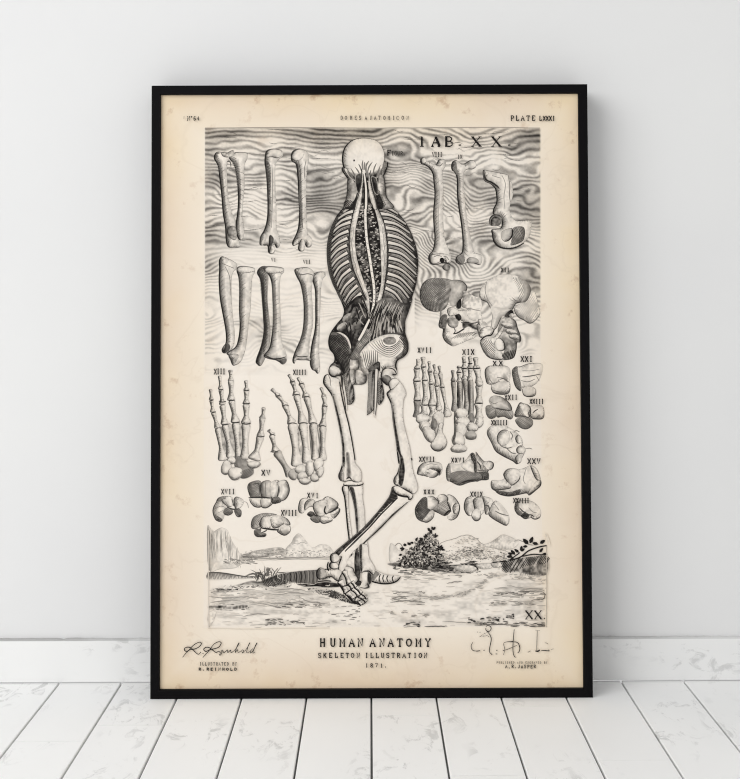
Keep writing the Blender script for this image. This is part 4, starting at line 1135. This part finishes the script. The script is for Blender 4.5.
# rear (crossing) leg: thigh bone
femr = p(hD, '495,160 520,135 550,138 590,175 618,230 618,262 602,300 598,420 620,530 648,640 662,740') + p(hE, '660,60 668,130 690,205 706,255 704,300 672,326 640,305 600,285 575,275') + p(hE, '545,255 530,235 535,205 560,165 578,90') + p(hD, '566,760 546,600 525,450 512,330 482,262 482,240 505,215')
k.fill(femr, **{**LG, 'dark': .75})
k.fill(p(hD, '514,320 528,345 548,480 570,600 586,690') + p(hE, '600,50 612,110 614,165 602,240 585,272 562,240 568,150 576,90 572,40') + p(hD, '552,660 544,600 526,450'), base=.74, dark=.1, line=0, noise=.4, sp=.8, tone=lambda V, d, T: T * np.clip(.25 + d / 1.1, 0, 1))
k.fill(p(hE, '530,235 538,200 560,180 570,210 562,250 542,256'), base=.12, dark=.6, lw=.9)
# near shin crossing in front
k.fill(p(hE, '640,372 600,410 540,460 470,540 400,610 330,670 300,700 330,640 440,520 520,440 600,380'), base=.25, dark=.3, D=(1, 1), k=1, lw=.7)
sh = p(hE, '515,285 530,270 570,268 640,310 672,335 664,360 640,380 560,440 470,520 380,610 300,690 215,770') + p(hF, '300,150 265,200 242,190 240,150 260,85') + p(hE, '120,790 75,790 100,750 200,665 300,580 400,470 495,355')
k.fill(sh, base=.04, dark=.3, D=(-.6, -.8), k=1.2, lw=1.0, line=.9, noise=.08)
k.fill(p(hE, '515,288 535,300 560,350 500,400 430,470 350,560 250,655 150,750 110,800 78,795 100,752 200,665 300,580 400,470 492,352'), base=.72, dark=.15, D=(-.6, -.8), k=1.5, line=.6, noise=.4, lw=.8)
k.fill(p(hE, '340,575 400,500 440,450 430,478 380,545 330,600 270,660 215,715 170,745 230,680 290,620'), base=.22, dark=.3, D=(1, 1), k=1, line=0, noise=.3)
k.hatch(p(hE, '520,300 555,345 480,420 400,500 370,520 420,450 490,365'), -.2, 1.5, .9, .9)
k.line(p(hE, '560,352 500,412 430,482 350,572 250,668 170,750'), 1.2, .9, .2)
k.line(p(hE, '632,385 560,450 470,535 380,622 300,702'), .8, .8, .2)
k.fill(p(hE, '525,282 545,266 575,272 620,300 660,322 672,336 664,360 645,366 632,346 600,342 560,330 535,312'), base=.06, dark=.5, D=(-.3, 1), k=1.4, lw=1.0, line=.9)
k.line(p(hE, '560,335 600,345 635,350 640,368'), 1.0, .85)
# standing foot behind
k.fill(p(hF, '482,225 510,182 560,205 620,220 688,226 696,242 660,275 590,288 520,280 480,262'), base=.1, dark=.55, D=(0, 1), k=1.8, lw=1.0, line=.9)
for x in (545, 572, 602, 642):
    k.line([q1(hF, x + 6, 214 + (x - 545) * .12), q1(hF, x - 4, 245), q1(hF, x + 6, 278 - (x - 545) * .06)], 1.0, .85, .4)
k.fill(p(hF, '482,225 510,190 545,210 520,240 500,262'), base=.4, dark=.3, line=.5)
k.fill(p(hF, '300,120 345,70 380,40 398,60 398,200 380,262 365,230 350,180 320,160'), base=.12, dark=.4, D=(1, .2), k=1.6, lw=.7, noise=.2)
k.fill(p(hF, '362,60 382,40 402,100 402,200 392,262 372,240 358,160'), base=.62, dark=.2, line=0, noise=.3)
k.fill(p(hF, '398,0 455,0 462,70 480,115 505,155 512,185 498,216 478,205 462,192 430,192 402,200 398,110'), base=.05, dark=.55, D=(-1, .1), k=2.0, lw=1.0, line=.9)
k.fill(p(hF, '398,0 416,0 416,90 420,180 402,198 396,110'), base=.7, dark=.1, line=0, noise=.3, tone=lambda V, d, T: T * np.clip(.3 + d / 1.0, 0, 1))
k.fill(p(hF, '412,215 430,196 462,196 478,215 476,260 462,290 468,310 440,320 402,312 398,295 412,270'), base=.1, dark=.7, D=(1, .1), k=1.5, lw=1.1, line=.9)
k.fill(p(hF, '458,200 480,215 486,262 470,292 455,262'), base=.7, dark=.2, line=.5)
k.fill(p(hF, '345,280 395,262 410,275 400,300 375,296'), base=.75, dark=.1, line=0, noise=.3)
# crossing foot in front
k.fill(p(hF, '288,165 320,158 350,172 362,205 388,252 372,280 345,284 318,255 300,215'), base=.08, dark=.45, D=(1, .5), k=1.8, lw=.9, line=.85)
k.fill(p(hF, '110,180 150,185 200,185 235,180 270,200 272,240 245,268 215,256 190,235 150,240 120,250'), base=.09, dark=.5, D=(0, 1), k=2, lw=.9)
k.blob(q1(hF, 205, 150), 4.6, 3.8, .1, base=.08, dark=.7, D=(-1, .2), lw=1.1, line=.9)
k.blob(q1(hF, 212, 95), 5.0, 4.6, 0, base=.07, dark=.7, D=(-1, .2), lw=1.1, line=.9)
k.blob(q1(hF, 114, 210), 5.0, 6.0, 0, base=.26, dark=.6, D=(-1, .3), k=3.5, lw=1.1, line=.9)
k.line(p(hF, '165,125 158,160 168,190'), 1.2, .9)
k.fill(p(hF, '240,262 285,180 310,215 350,290 400,335 445,385 455,408 412,442 345,420 300,372 262,320'), base=.22, dark=.6, D=(-.7, .6), k=2, lw=1.0, line=.9)
digits(k, hF, ('284 188 318 288 44 40', '318 284 346 322 36 38', '346 318 396 378 40 38', '396 374 446 418 34 24'), dict(base=.07, dark=.7, D=(-.8, .6), k=1.3, lw=1.0, line=.92))
digits(k, hF, ('340 268 372 312 30 30', '370 308 412 356 32 30', '412 352 452 396 28 20', '252 262 302 352 50 46', '302 348 362 404 46 44', '362 398 412 440 40 26'), dict(base=.07, dark=.7, D=(-.8, .6), k=1.3, lw=1.1, line=.92))
for s in ('262,308 300,298 322,290', '300,352 330,330 346,318', '345,400 380,378 402,372', '380,418 410,402 430,396'):
    k.line(p(hF, s), 1.0, .9)
for i in range(9):
    x, y = 395 + i * 6.5, 430 - i * 8 + rnd.uniform(-4, 4)
    k.line([q1(hF, x, y), q1(hF, x + 10, y + 4)], .7, .8, .4, smooth=False)

# pelvis, loin and rib cage
cage = p(hB, '175,40 190,20 270,-20 370,-20 420,12 480,42 560,92 622,170 668,260 697,350 712,450 706,560 690,650 668,720') + p(hC, '668,40 640,130 618,190 612,250 622,300 640,360 630,410 600,450 560,482 520,470 440,420 330,560 300,500 280,440 200,470 190,560 140,600 90,580 52,570 60,525 92,490 88,440 58,400 48,345 62,285 105,222 152,165 165,118 150,65') + p(hB, '118,695 82,625 52,535 38,430 40,330 60,230 102,132 140,80')
k.fill(cage, base=.68, dark=.3, D=(-.6, .1), k=4, noise=.25, lw=1.0, line=.9)
# ribs of both sides
NR = dict(base=.04, dark=.35, D=(0, 1), k=.9, line=.75, lw=.55, noise=.06)


def rib(c, s, w0, w1):
    P_ = catmull(p(c, s), False, 5)
    t = np.gradient(P_, axis=0)
    t /= np.hypot(t[:, 0], t[:, 1])[:, None]
    n = np.stack([t[:, 1], -t[:, 0]], 1)
    n *= np.sign(-n[:, 1:2].mean())
    wd = np.linspace(w0, w1, len(P_))[:, None]
    # flesh hatching between the ribs
    k.add(np.vstack([P_ + n * wd * .5, P_ - n * wd * .5]), [(i, i + 1, len(P_) + i + 1, len(P_) + i) for i in range(len(P_) - 1)], np.concatenate([np.linspace(.03, .22, len(P_)), np.linspace(.10, .42, len(P_))]))
    k.line(P_ - n * wd * .62, .8, .92, .2, smooth=False)
    k.line(P_ + n * wd * .6, .55, .85, .2, smooth=False)
    k.line(P_ - n * (wd * .62 + 1.5), .6, .30, .7, smooth=False)
    k.line(P_ - n * (wd * .62 + 2.6), .5, .34, .7, smooth=False)


for s in ('240,50 195,65 160,92', '228,85 175,103 120,140', '218,128 150,152 88,205', '210,165 130,196 72,250', '195,230 120,264 55,325', '188,283 115,322 52,390', '184,335 110,376 50,452', '188,390 112,440 58,512', '198,452 125,502 78,585', '212,512 145,570 104,655', '238,575 172,636 134,705', '262,632 205,690 168,752', '290,690 236,735 203,790'):
    rib(hB, s, 3.0, 1.7)
for s in ('415,45 480,58 562,102', '432,102 520,118 622,182', '458,160 550,180 648,245', '470,205 565,228 668,305', '485,258 585,288 684,372', '490,315 592,345 694,432', '496,372 595,402 702,500', '494,428 592,460 702,555', '492,485 592,520 692,615', '486,545 582,582 674,682', '478,603 572,642 642,725', '470,650 540,690 592,760'):
    rib(hB, s, 3.1, 1.7)
k.fill(p(hB, '40,430 42,330 62,230 104,132 118,140 84,240 68,340 66,440 86,560 118,650 150,740 140,750 82,625 52,535'), base=.8, dark=.1, line=0, noise=.2, tone=lambda V, d, T: np.clip(T, 0, .72) + .0 * d)
k.hatch(p(hB, '44,430 44,330 64,230 104,140 112,150 80,260 66,360 64,450 88,570 130,690 82,625'), .6, 1.5, .8, .9)
k.hatch(p(hB, '680,350 700,360 712,450 706,560 690,650 660,730 650,720 680,620 694,520'), -.5, 1.4, .8, .9)
# neck
k.fill(p(hA, '262,470 330,470 345,560 350,650 330,720 290,777 215,790 240,690 252,600'), base=.30, dark=.45, D=(-1, .2), k=2.5, noise=.25, lw=.8)
k.fill(p(hA, '540,470 612,455 636,590 650,680 720,770 640,790 560,760 540,640'), base=.26, dark=.45, D=(1, .2), k=2.5, noise=.3, lw=.8)
k.fill(p(hA, '300,450 545,450 560,600 600,790 230,790 300,740 345,640 345,560'), base=.72, dark=.1, line=0, noise=.4)
k.hatch(p(hA, '235,700 330,720 320,780 220,785'), -.9, 1.3, .8, .9)
k.hatch(p(hA, '540,560 580,620 640,740 600,780 560,700'), -.9, 1.3, .7, .85)
# back muscles: pale bands around a dark woven middle and the pale line of the spine
k.fill(p(hB, '262,10 360,0 405,60 440,130 452,300 448,500 440,640 418,740 395,790') + p(hC, '372,110 345,190 330,140') + p(hB, '345,800 312,700 262,560 232,420 228,300 236,180'), base=.80, dark=0, line=0, noise=.5)
for i in range(240):
    t = rnd.random()
    yy = 30 + 720 * t
    half = 85 * math.sin(math.pi * (.12 + .8 * t)) + 5
    cx = 318 + 62 * t
    side = rnd.choice((-1, 1))
    xx = cx + side * rnd.uniform(14, half)
    k.line([q1(hB, xx - 7, yy + rnd.uniform(-4, 4)), q1(hB, xx, yy + rnd.uniform(-8, 8)), q1(hB, xx + 7, yy + rnd.uniform(-4, 4))], rnd.uniform(.6, 1.0), rnd.uniform(.15, .5), .6, lift=(i % 10 == 0))
bl = p(hA, '392,395 402,400 408,470 404,560 398,640 392,700') + p(hB, '288,20 268,120 248,220 245,320 256,420 282,520 312,610 342,700 352,777') + p(hC, '348,150 332,110 310,40') + p(hB, '325,740 300,680 262,590 232,520 210,420 200,320 205,220 224,120 248,20')
k.fill(bl, base=.20, dark=.35, D=(-1, .1), k=1.5, noise=.2, lw=.8, line=.8)
br = p(hA, '470,450 486,470 492,560 512,630 538,700') + p(hB, '415,60 442,120 466,190 481,290 488,400 483,500 470,600 456,690 430,777') + p(hC, '400,80 385,120 392,60') + p(hB, '405,760 420,700 437,620 440,520 435,420 432,320 424,220 406,130 386,60') + p(hA, '490,720 472,620 462,540')
k.fill(br, base=.20, dark=.35, D=(1, .1), k=1.5, noise=.2, lw=.8, line=.8)
for nm, pts in (('l', '236,200 222,320 234,430 262,540 300,650'), ('r', '440,180 458,290 462,400 460,500 452,600')):
    k.line(p(hB, pts), .7, .4, .5, wob=1.5)
sp = catmull(p(hA, '412,395 425,470 438,560 440,650') + p(hB, '322,40 321,120 325,220 335,320 352,420 368,530 382,620 387,700 383,760') + p(hC, '384,60 372,120 352,180 318,250 292,300 270,336'), False, 6)
k.line(sp, 3.4, .85, .25, smooth=False)
k.line(sp, 2.1, .03, .3, smooth=False)
for i in range(30, len(sp) - 2, 3):
    c = sp[i]
    k.line([(c[0] - 1.0, c[1] - .5), (c[0] + 1.0, c[1] + .4)], .5, .5, .2, smooth=False, lift=(i % 9 == 0))

# loin: striped flank right, knotted hollow left
fl = p(hC, '400,60 470,20 560,40 640,100 616,190 612,280 560,285 480,292 420,312 360,345 300,400 265,420 300,330 345,240 380,140')
k.fill(fl, base=.48, dark=.25, D=(1, .2), k=4, line=0, noise=.2)
for i in range(260):
    u = rnd.random()
    x0, y0 = 400 + 225 * u, 30 + 60 * abs(u - .25)
    x1, y1 = 290 + 315 * u, 400 - 120 * min(1, u * 1.5)
    a0 = rnd.uniform(0, .85)
    a1 = min(1, a0 + rnd.uniform(.12, .4))
    def at(s):
        return q1(hC, x0 + (x1 - x0) * s - 30 * math.sin(math.pi * s) * (.4 + .6 * u), y0 + (y1 - y0) * s)
    k.line([at(a0), at((a0 + a1) / 2), at(a1)], rnd.uniform(.5, .9), rnd.choice((.95, .9, .85, .9, .2, .3)), .8, wob=.5, lift=(i % 10 == 0))
lo = p(hC, '165,120 205,60 260,10 305,20 330,120 340,180 300,260 262,340 235,420 212,400 205,330 160,285 110,270 85,280 105,225 150,168')
k.fill(lo, base=.74, dark=.1, line=0, noise=.35)
for c, rx, ry, r, b in (((185, 170), 44, 24, -.8, .32), ((262, 225), 34, 30, .4, .34), ((150, 235), 42, 26, -.7, .3), ((215, 250), 22, 30, 0, .4), ((240, 130), 22, 46, .4, .45), ((215, 95), 16, 40, .5, .55)):
    k.blob(q1(hC, *c), rx / 7.4, ry / 7.4, r, base=b, dark=.45, k=3, line=0, noise=.25, D=(.4, 1))
for s in ('300,40 330,120 345,160', '270,60 300,120 322,170', '280,110 262,160 290,200', '300,150 285,190 310,220'):
    k.line(p(hC, s), 1.1, .35, .5, wob=1)
for s in ('305,60 335,140 330,190', '250,90 270,160 250,220', '200,200 215,260 205,320', '175,210 190,260 185,290', '330,200 290,280 255,350', '240,270 225,330 215,400'):
    k.line(p(hC, s), 1.2, .95, .5, wob=1)
sac = p(hC, '330,250 300,310 262,345 240,400 205,470 275,478 285,430 300,395 350,330 370,280')
k.fill(sac, base=.34, dark=.3, line=0, noise=.3)
k.hatch(sac, -.95, 1.4, .5, .7)
k.line(p(hC, '352,180 318,250 292,300 270,336'), 2.2, .05, .3)
# left wing of the pelvis, cross hatched, with a pale rim
lw_ = p(hC, '62,285 95,278 140,282 185,312 212,372 212,420 190,450 205,500 195,560 160,575 140,520 110,490 90,440 60,400 50,345')
k.fill(lw_, base=.52, dark=.25, D=(-1, .5), k=3, noise=.25, lw=1.0, line=.9)
k.hatch(p(hC, '62,300 140,300 190,360 200,440 140,480 92,440 55,360'), .8, 1.7, .7, .9)
k.hatch(p(hC, '62,300 140,300 190,360 200,440 140,480 92,440 55,360'), -.75, 1.7, .7, .9)
k.fill(p(hC, '105,278 140,278 186,308 214,370 212,408 198,378 176,328 138,296'), base=.06, dark=.3, D=(-.3, 1), k=1, lw=.6)
k.hatch(p(hC, '95,440 140,480 200,460 200,540 160,570 130,520'), 1.3, 1.4, .7, .9)
k.blob(q1(hC, 92, 565), 6.0, 5.6, 0, base=.16, dark=.55, k=2.5, lw=1.0, line=.88)
k.line(p(hC, '140,590 150,620 148,680'), 1.6, .8)
# right wing of the pelvis: pale bowl with ringed hatching
rw = p(hC, '278,450 288,420 320,380 370,335 440,300 520,287 590,300 628,345 638,390 628,430 600,460 560,482 548,520 552,560 520,540 470,540 445,580 425,560 420,510 380,520 345,560 340,590 310,580 285,530')
k.fill(rw, base=.10, dark=.55, D=(.9, .5), k=2.2, noise=.14, lw=1.1, line=.9)
k.fill(p(hC, '575,300 628,345 638,390 628,430 600,460 565,475 545,460 590,420 605,370'), base=.5, dark=.3, D=(1, .2), line=0, noise=.25)
k.hatch(p(hC, '570,310 625,350 634,390 600,455 570,465 600,400'), .9, 1.5, .7, .85)
k.fill(p(hC, '450,335 480,312 530,312 550,340 530,362 480,366'), base=.42, dark=.3, k=2, line=.4, noise=.35)
for i, (r, t) in enumerate(((.0, .8), (.22, .7), (.45, .6), (.7, .5), (.95, .4), (1.2, .3))):
    k.line([q1(hC, 440 - 85 * r, 330 + 20 * r), q1(hC, 455 - 40 * r, 370 + 40 * r), q1(hC, 500, 385 + 62 * r), q1(hC, 548 + 16 * r, 365 + 45 * r), q1(hC, 575 + 18 * r, 330 + 30 * r)], .8, t, .6)
for i in range(8):
    k.line([q1(hC, 300 + 16 * i, 420 - 6 * i + i * i * .8), q1(hC, 312 + 14 * i, 470 + i * 3), q1(hC, 330 + 12 * i, 545 - 4 * i)], .8, .6, .6)
k.fill(p(hC, '278,450 300,470 310,530 345,560 340,590 305,575 284,530'), base=.3, dark=.3, line=.5, noise=.3)
k.fill(p(hC, '345,545 390,505 425,495 425,560 400,545 350,570'), base=.6, dark=.1, line=0, noise=.3)
k.line(p(hC, '378,525 400,505 424,500 428,560'), 1.0, .85)
# hip joint of the crossing leg
k.fill(p(hC, '448,640 435,600 445,560 470,535 510,528 545,545 555,575 545,592 520,592 545,620 510,640 490,670'), base=.16, dark=.6, D=(-.8, .6), k=2.2, lw=1.1, line=.92)
k.fill(p(hC, '440,610 470,590 500,600 515,625 490,665 460,645'), base=.5, dark=.3, D=(-.6, 1), line=0, noise=.3)
k.line(p(hC, '448,560 480,540 530,550 548,585 520,590'), .9, .85)
k.fill(p(hD, '492,170 515,140 548,136 570,160 540,200 505,215'), base=.06, dark=.5, k=1.4, lw=.8)
# skull
k.fill(p(hA, '205,375 240,380 272,470 262,490 238,462 200,405'), base=.5, dark=.3, lw=.9, line=.85)
k.fill(p(hA, '606,360 640,325 658,328 650,382 618,458 600,440'), base=.4, dark=.3, D=(1, .4), lw=.9, line=.85)
k.fill(p(hA, '410,82 340,90 280,118 235,165 212,215 202,280 208,345 228,400 262,455 310,500 370,520 430,520 500,505 550,470 590,410 612,340 622,270 612,205 570,130 500,92'), base=.035, dark=.55, D=(-.95, .3), k=2.4, lw=1.1, line=.92, noise=.07)
k.fill(p(hA, '225,385 300,420 390,420 412,330 440,330 470,420 540,400 600,370 560,470 500,508 430,522 370,522 310,502 262,457'), base=.45, dark=.5, D=(0, 1), k=3, line=0, noise=.35, tone=lambda V, d, T: T * np.clip(.1 + d / 2.4, 0, 1) * np.clip((V[:, 1] - 165) / 9, .2, 1.2))
for a_, b_, c_ in (((410, 300), (402, 350), (408, 400)), ((425, 320), (422, 370), (420, 420)), ((470, 310), (445, 350), (432, 410)), ((505, 320), (470, 370), (452, 440)), ((545, 330), (520, 390), (505, 470)), ((585, 350), (560, 420), (545, 480)), ((365, 340), (385, 380), (395, 420)), ((330, 370), (365, 420), (380, 470)), ((285, 380), (320, 440), (345, 500)), ((245, 380), (280, 440), (320, 490)), ((600, 380), (580, 430), (560, 470)), ((440, 330), (440, 380), (440, 450)), ((490, 400), (480, 440), (478, 500))):
    k.line([q1(hA, *a_), q1(hA, *b_), q1(hA, *c_)], 1.2, .55, .9)
k.fill(p(hA, '330,470 380,430 400,470 400,600 370,640 345,600'), base=.72, dark=.1, line=0, noise=.3, tone=lambda V, d, T: T * np.clip(.2 + d / 1.2, 0, 1))
k.fill(p(hA, '490,470 540,480 560,560 560,650 520,620 500,540'), base=.72, dark=.1, line=0, noise=.3, tone=lambda V, d, T: T * np.clip(.2 + d / 1.2, 0, 1))
k.fill(p(hA, '395,395 410,400 412,480 404,560 388,640 360,700 345,777 325,800 335,740 362,650 385,560 394,480'), base=.14, dark=.4, lw=.7, k=1.2)
k.fill(p(hA, '468,440 480,450 492,540 512,620 536,700 552,790 520,790 500,720 480,640 468,560'), base=.14, dark=.4, D=(1, .1), lw=.7, k=1.2)
k.line(p(hA, '420,400 430,480 440,570 443,660 438,790'), 2.6, .05, .3)
k.line(p(hA, '410,440 420,520 426,620 424,790'), .9, .95, .3)
k.line(p(hA, '432,430 446,520 456,620 456,790'), .9, .95, .3)
k.blob(q1(hA, 321, 306), .9, 1.0, 0, base=.75, line=0)
k.build(label='skeleton figure walking away, seen from behind')

# ------------------------------------------------------------------ writing
t = Print('plate_lettering', 1.95e-3)
t.line([q1((415, 130, 7.4), 50, 52), q1((415, 130, 7.4), 50, 122)], 1.6, .9, 0, smooth=False)
t.line([q1((415, 130, 7.4), 36, 123), q1((415, 130, 7.4), 64, 123)], .8, .9, 0, smooth=False)
t.line([q1((415, 130, 7.4), 22, 56), q1((415, 130, 7.4), 52, 50)], .7, .5, 0, smooth=False)
for ch, x in (('A', 126), ('B', 222)):
    t.text(ch, 415 + x / 7.4, 146.6, 9.6, 0, 1.1, .95, wscale=1.1)
t.line([(435.6, 137.2), (439.4, 146.4)], 2.2, .95, 0, smooth=False)
t.line([(446.2, 137.2), (446.2, 146.4)], 2.0, .95, 0, smooth=False)
for x in (418, 566):
    X = 415 + x / 7.4
    t.line([(X + .6, 137.0), (X + 8.6, 146.6)], 1.7, .92, 0, smooth=False)
    t.line([(X + 8.4, 137.0), (X + .8, 146.6)], .75, .9, 0, smooth=False)
    for a_, b_, y in ((-.8, 2.6, 137), (6.8, 9.9, 137), (-.6, 2.4, 146.7), (6.8, 10.2, 146.7)):
        t.line([(X + a_, y), (X + b_, y)], .6, .85, 0, smooth=False)
for x in (330, 695):
    t.line([q1((415, 130, 7.4), x - 8, 114), q1((415, 130, 7.4), x + 10, 113)], 1.6, .8, .3, smooth=False)


def num(s, x, y, h=5.2, adv=3.4, w=.75, tn=.85, ws=.75):
    w, tn = w * 1.06, min(.95, tn * 1.1)
    n = Print('figure_number', 1.95e-3)
    if s == 'IGUR.':
        n.text('F', 387.2, 155.4, 5.0, 4, .9, .92)
    n.text(s, x, y, h, adv, w, tn, jit=.15, wscale=ws)
    n.build()


t.build(label='table number in large serif capitals at the top right')
num('IGUR.', 391.8, 155.4, 3.6, 2.9, .65, .8, .8)
num('VIII', 432.2, 156.8, 4.2, 2.6, .7, .8, .8)
num('IX', 457.5, 158.8, 3.6, 2.6, .6, .6, .8)
num('VI', 271.5, 261.5, 3.2, 2.6, .6, .6, .8)
num('VII', 303.5, 263.6, 3.4, 2.5, .65, .7, .8)
num('XII', 501, 271.8, 3.8, 3.0, .8, .9, .8)
num('XIII', 214.2, 374, 5.0, 2.9)
num('XIIII', 293.4, 374.4, 4.4, 2.7)
num('XV', 261.8, 475.0, 5.0, 5.0, .8, .85, .95)
num('XVI', 307.6, 497.6, 4.6, 4.2)
num('XVII', 221.6, 493.8, 4.6, 3.6)
num('XVIII', 281.4, 515.2, 5.0, 3.3, .8)
num('XVII', 417.8, 352.5, 4.6, 3.8)
num('XIX', 462.4, 354.4, 4.8, 4.3, .8, .85, .9)
num('XX', 493.0, 365.0, 3.9, 6.2, .8, .85, 1.15)
num('XXI', 520.6, 361.6, 5.0, 4.3, .8, .85, .9)
num('XXII', 504.6, 399.6, 4.6, 3.4)
num('XXIII', 529.6, 403.6, 4.4, 2.9)
num('XXIIII', 491.2, 424.8, 4.4, 2.8)
num('XXV', 527.4, 463.6, 5.0, 4.7, .8, .85, .95)
num('XXVI', 451.4, 462.0, 4.2, 3.6)
num('XXVII', 419.2, 461.2, 4.4, 3.3)
num('XXVIII', 513.2, 502.6, 4.4, 2.7)
num('XXIX', 470.4, 496.2, 4.4, 3.2)
num('XXX', 423.8, 493.8, 4.2, 4.0)
t = Print('page_number', 1.95e-3)
X = 525.6
for d in (0, 9.0):
    t.line([(X + d, 610.4), (X + d + 6.4, 618.6)], 1.3, .9, 0, smooth=False)
    t.line([(X + d + 6.2, 610.4), (X + d, 618.6)], .7, .85, 0, smooth=False)
    for a_, b_, y in ((-.8, 1.6, 610.4), (5, 7.4, 610.4), (-.8, 1.6, 618.7), (5, 7.4, 618.7)):
        t.line([(X + d + a_, y), (X + d + b_, y)], .6, .8, 0, smooth=False)
t.line([(543.6, 618), (544.6, 618.2)], 1.2, .8, 0, smooth=False)
t.build(label='large numeral in the lower right corner of the plate')

h = Print('title_lettering', 1.95e-3)
xs_ = [78, 132, 182, 232, 278, 342, 392, 438, 486, 534, 584, 634]
for ch, x in zip('HUMANANATOMY', xs_):
    h.text(ch, 305 + (x + 2) / 5.286, 645.9, 7.4, 0, 1.2, .93, wscale=1.0)
xs_ = [70, 98, 128, 158, 188, 216, 244, 274] + [318, 346, 374, 402, 430, 458, 486, 516, 544, 574, 602, 630]
for ch, x in zip('SKELETONILLUSTRATION', xs_):
    h.text(ch, 305 + x / 5.286, 657.2, 4.4, 0, .9, .85, jit=.12, wscale=.95)
for ch, x in zip('1871.', (320, 346, 372, 398, 420)):
    h.text(ch, 305 + x / 5.286, 666.8, 3.8, 0, .75, .78, jit=.12, wscale=.9)
h.build(label='title in spaced typewriter capitals with a year')

h = Print('heading_text', 1.95e-3)
for ch, x in zip('No64', (138, 206, 258, 318)):
    h.text(ch, 180 + x / 18.5, 120.7, 4.0 if ch != 'o' else 4.2, 0, .7, .85, wscale=.98 if ch == 'N' else .72)
h.line([(184.3, 116.5), (184.1, 119)], .5, .35, 0, smooth=False)
h.build(label='sheet number at the top left corner')
h = Print('heading_text', 1.95e-3)
for ch, x in zip('DOMESANATOMICON', (88, 124, 166, 204, 240, 288, 330, 364, 398, 440, 476, 516, 548, 590, 630)):
    h.text(ch, 330 + x / 8.22, 119.9, 3.6, 0, .62, .62, jit=.2, wscale=.75)
h.build(label='faint heading in the middle of the top margin')
h = Print('heading_text', 1.95e-3)
for ch, x in zip('PLATE', (112, 166, 222, 280, 336)):
    h.text(ch, 500 + x / 10.57, 120.7, 4.6, 0, .8, .85, wscale=.95)
for ch, x in zip('LXXXI', (414, 452, 484, 518, 552)):
    h.text(ch, 500 + x / 10.57, 120.7, 4.2, 0, .8, .85, wscale=.85)
h.build(label='plate number at the top right corner')

h = Print('signature', 1.95e-3)
sA = (175, 630, 8.22)
for s, w in (('64,222 85,195 110,170', .8), ('110,170 150,125 190,100 212,98 218,112 200,135 165,152 128,158 100,172 82,166 80,150 100,138 130,142 150,160 175,185 195,196 215,178', 1.05), ('228,188 236,190', 1.2), ('230,225 255,195 285,165', .8), ('285,165 315,120 350,96 375,95 380,110 360,138 320,152 285,160 260,172 242,166 240,150 262,138 290,145 315,165 340,182 358,172 372,180', 1.05), ('372,185 392,160 378,200 366,200 390,182', .8), ('398,170 400,185 420,172 432,160 436,182 458,162 462,182 482,172', .85), ('482,172 510,140 530,102 516,120 496,182 516,158 520,182 545,168', .75), ('545,175 556,160 566,170 552,186 572,178', .7), ('572,176 600,135 618,100 604,125 590,182 612,176', .75), ('612,178 640,150 622,170 622,186 645,162 668,112 676,104 660,135 640,185 660,176', .75)):
    h.line(p(sA, s), w * .78, .8, .3)
for ch, x in zip('ILLUSTRATED BY', range(14)):
    h.text(ch, 200.0 + x * 2.72, 664.9, 2.9, 0, .5, .72, jit=.1, wscale=.75)
for ch, x in zip('R.REINHOLD', range(10)):
    h.text(ch, 199.0 + x * 3.95, 669.9, 2.3, 0, .8, .88, jit=.1, wscale=1.25)
h.build(label='cursive signature at the lower left with two small lines')

h = Print('signature', 1.95e-3)
sB = (460, 610, 7.4)
for s, w, tn in (('95,235 82,260 88,290 110,300 148,298', .8, .7), ('190,120 205,112 225,120 228,140 212,156 192,148 190,130', .9, .85), ('196,150 222,185 230,215 222,260 216,305 235,325', .95, .8), ('320,330 330,290 322,250 335,235 390,228', .7, .6), ('400,140 394,200 390,280 396,330 410,348', .9, .8), ('350,232 420,236 440,270 438,300 425,316', 1.0, .8), ('330,295 370,280 420,258', .8, .6), ('570,150 568,220 566,295', .8, .6), ('556,146 590,150', .6, .4), ('556,300 575,302 590,292', 1.6, .9), ('600,295 640,298 656,300', 1.0, .8), ('625,240 640,242 650,250', .7, .5), ('655,290 658,302', 1.4, .9), ('500,310 520,300', .9, .6), ('670,290 690,284', .7, .5), ('120,302 148,298', 1.3, .9), ('262,322 275,322', 1.2, .8), ('265,294 276,296', 1.1, .8), ('172,295 182,294', 1.2, .7), ('316,296 326,296', 1.2, .8), ('230,325 238,326', 1.1, .8)):
    h.line(p(sB, s), w * .8, tn, .3)
for i in range(16):
    x, y = rnd.uniform(122, 212), rnd.uniform(160, 200)
    h.line([q1(sB, x, y), q1(sB, x + 7, y + rnd.uniform(-3, 3))], .7, rnd.uniform(.4, .8), .3, smooth=False)
for ch, x in zip('PUBLISHED AND ENGRAVED BY', range(25)):
    h.text(ch, 496.5 + x * 2.06, 663.0, 1.9, 0, .45, .5, jit=.1, wscale=.8)
for ch, x in zip('A.R.JASPER', range(10)):
    h.text(ch, 505.2 + x * 3.15, 667.6, 3.0, 0, .7, .82, jit=.15, wscale=.85)
h.build(label='broken flourish signature at the lower right with two small lines')
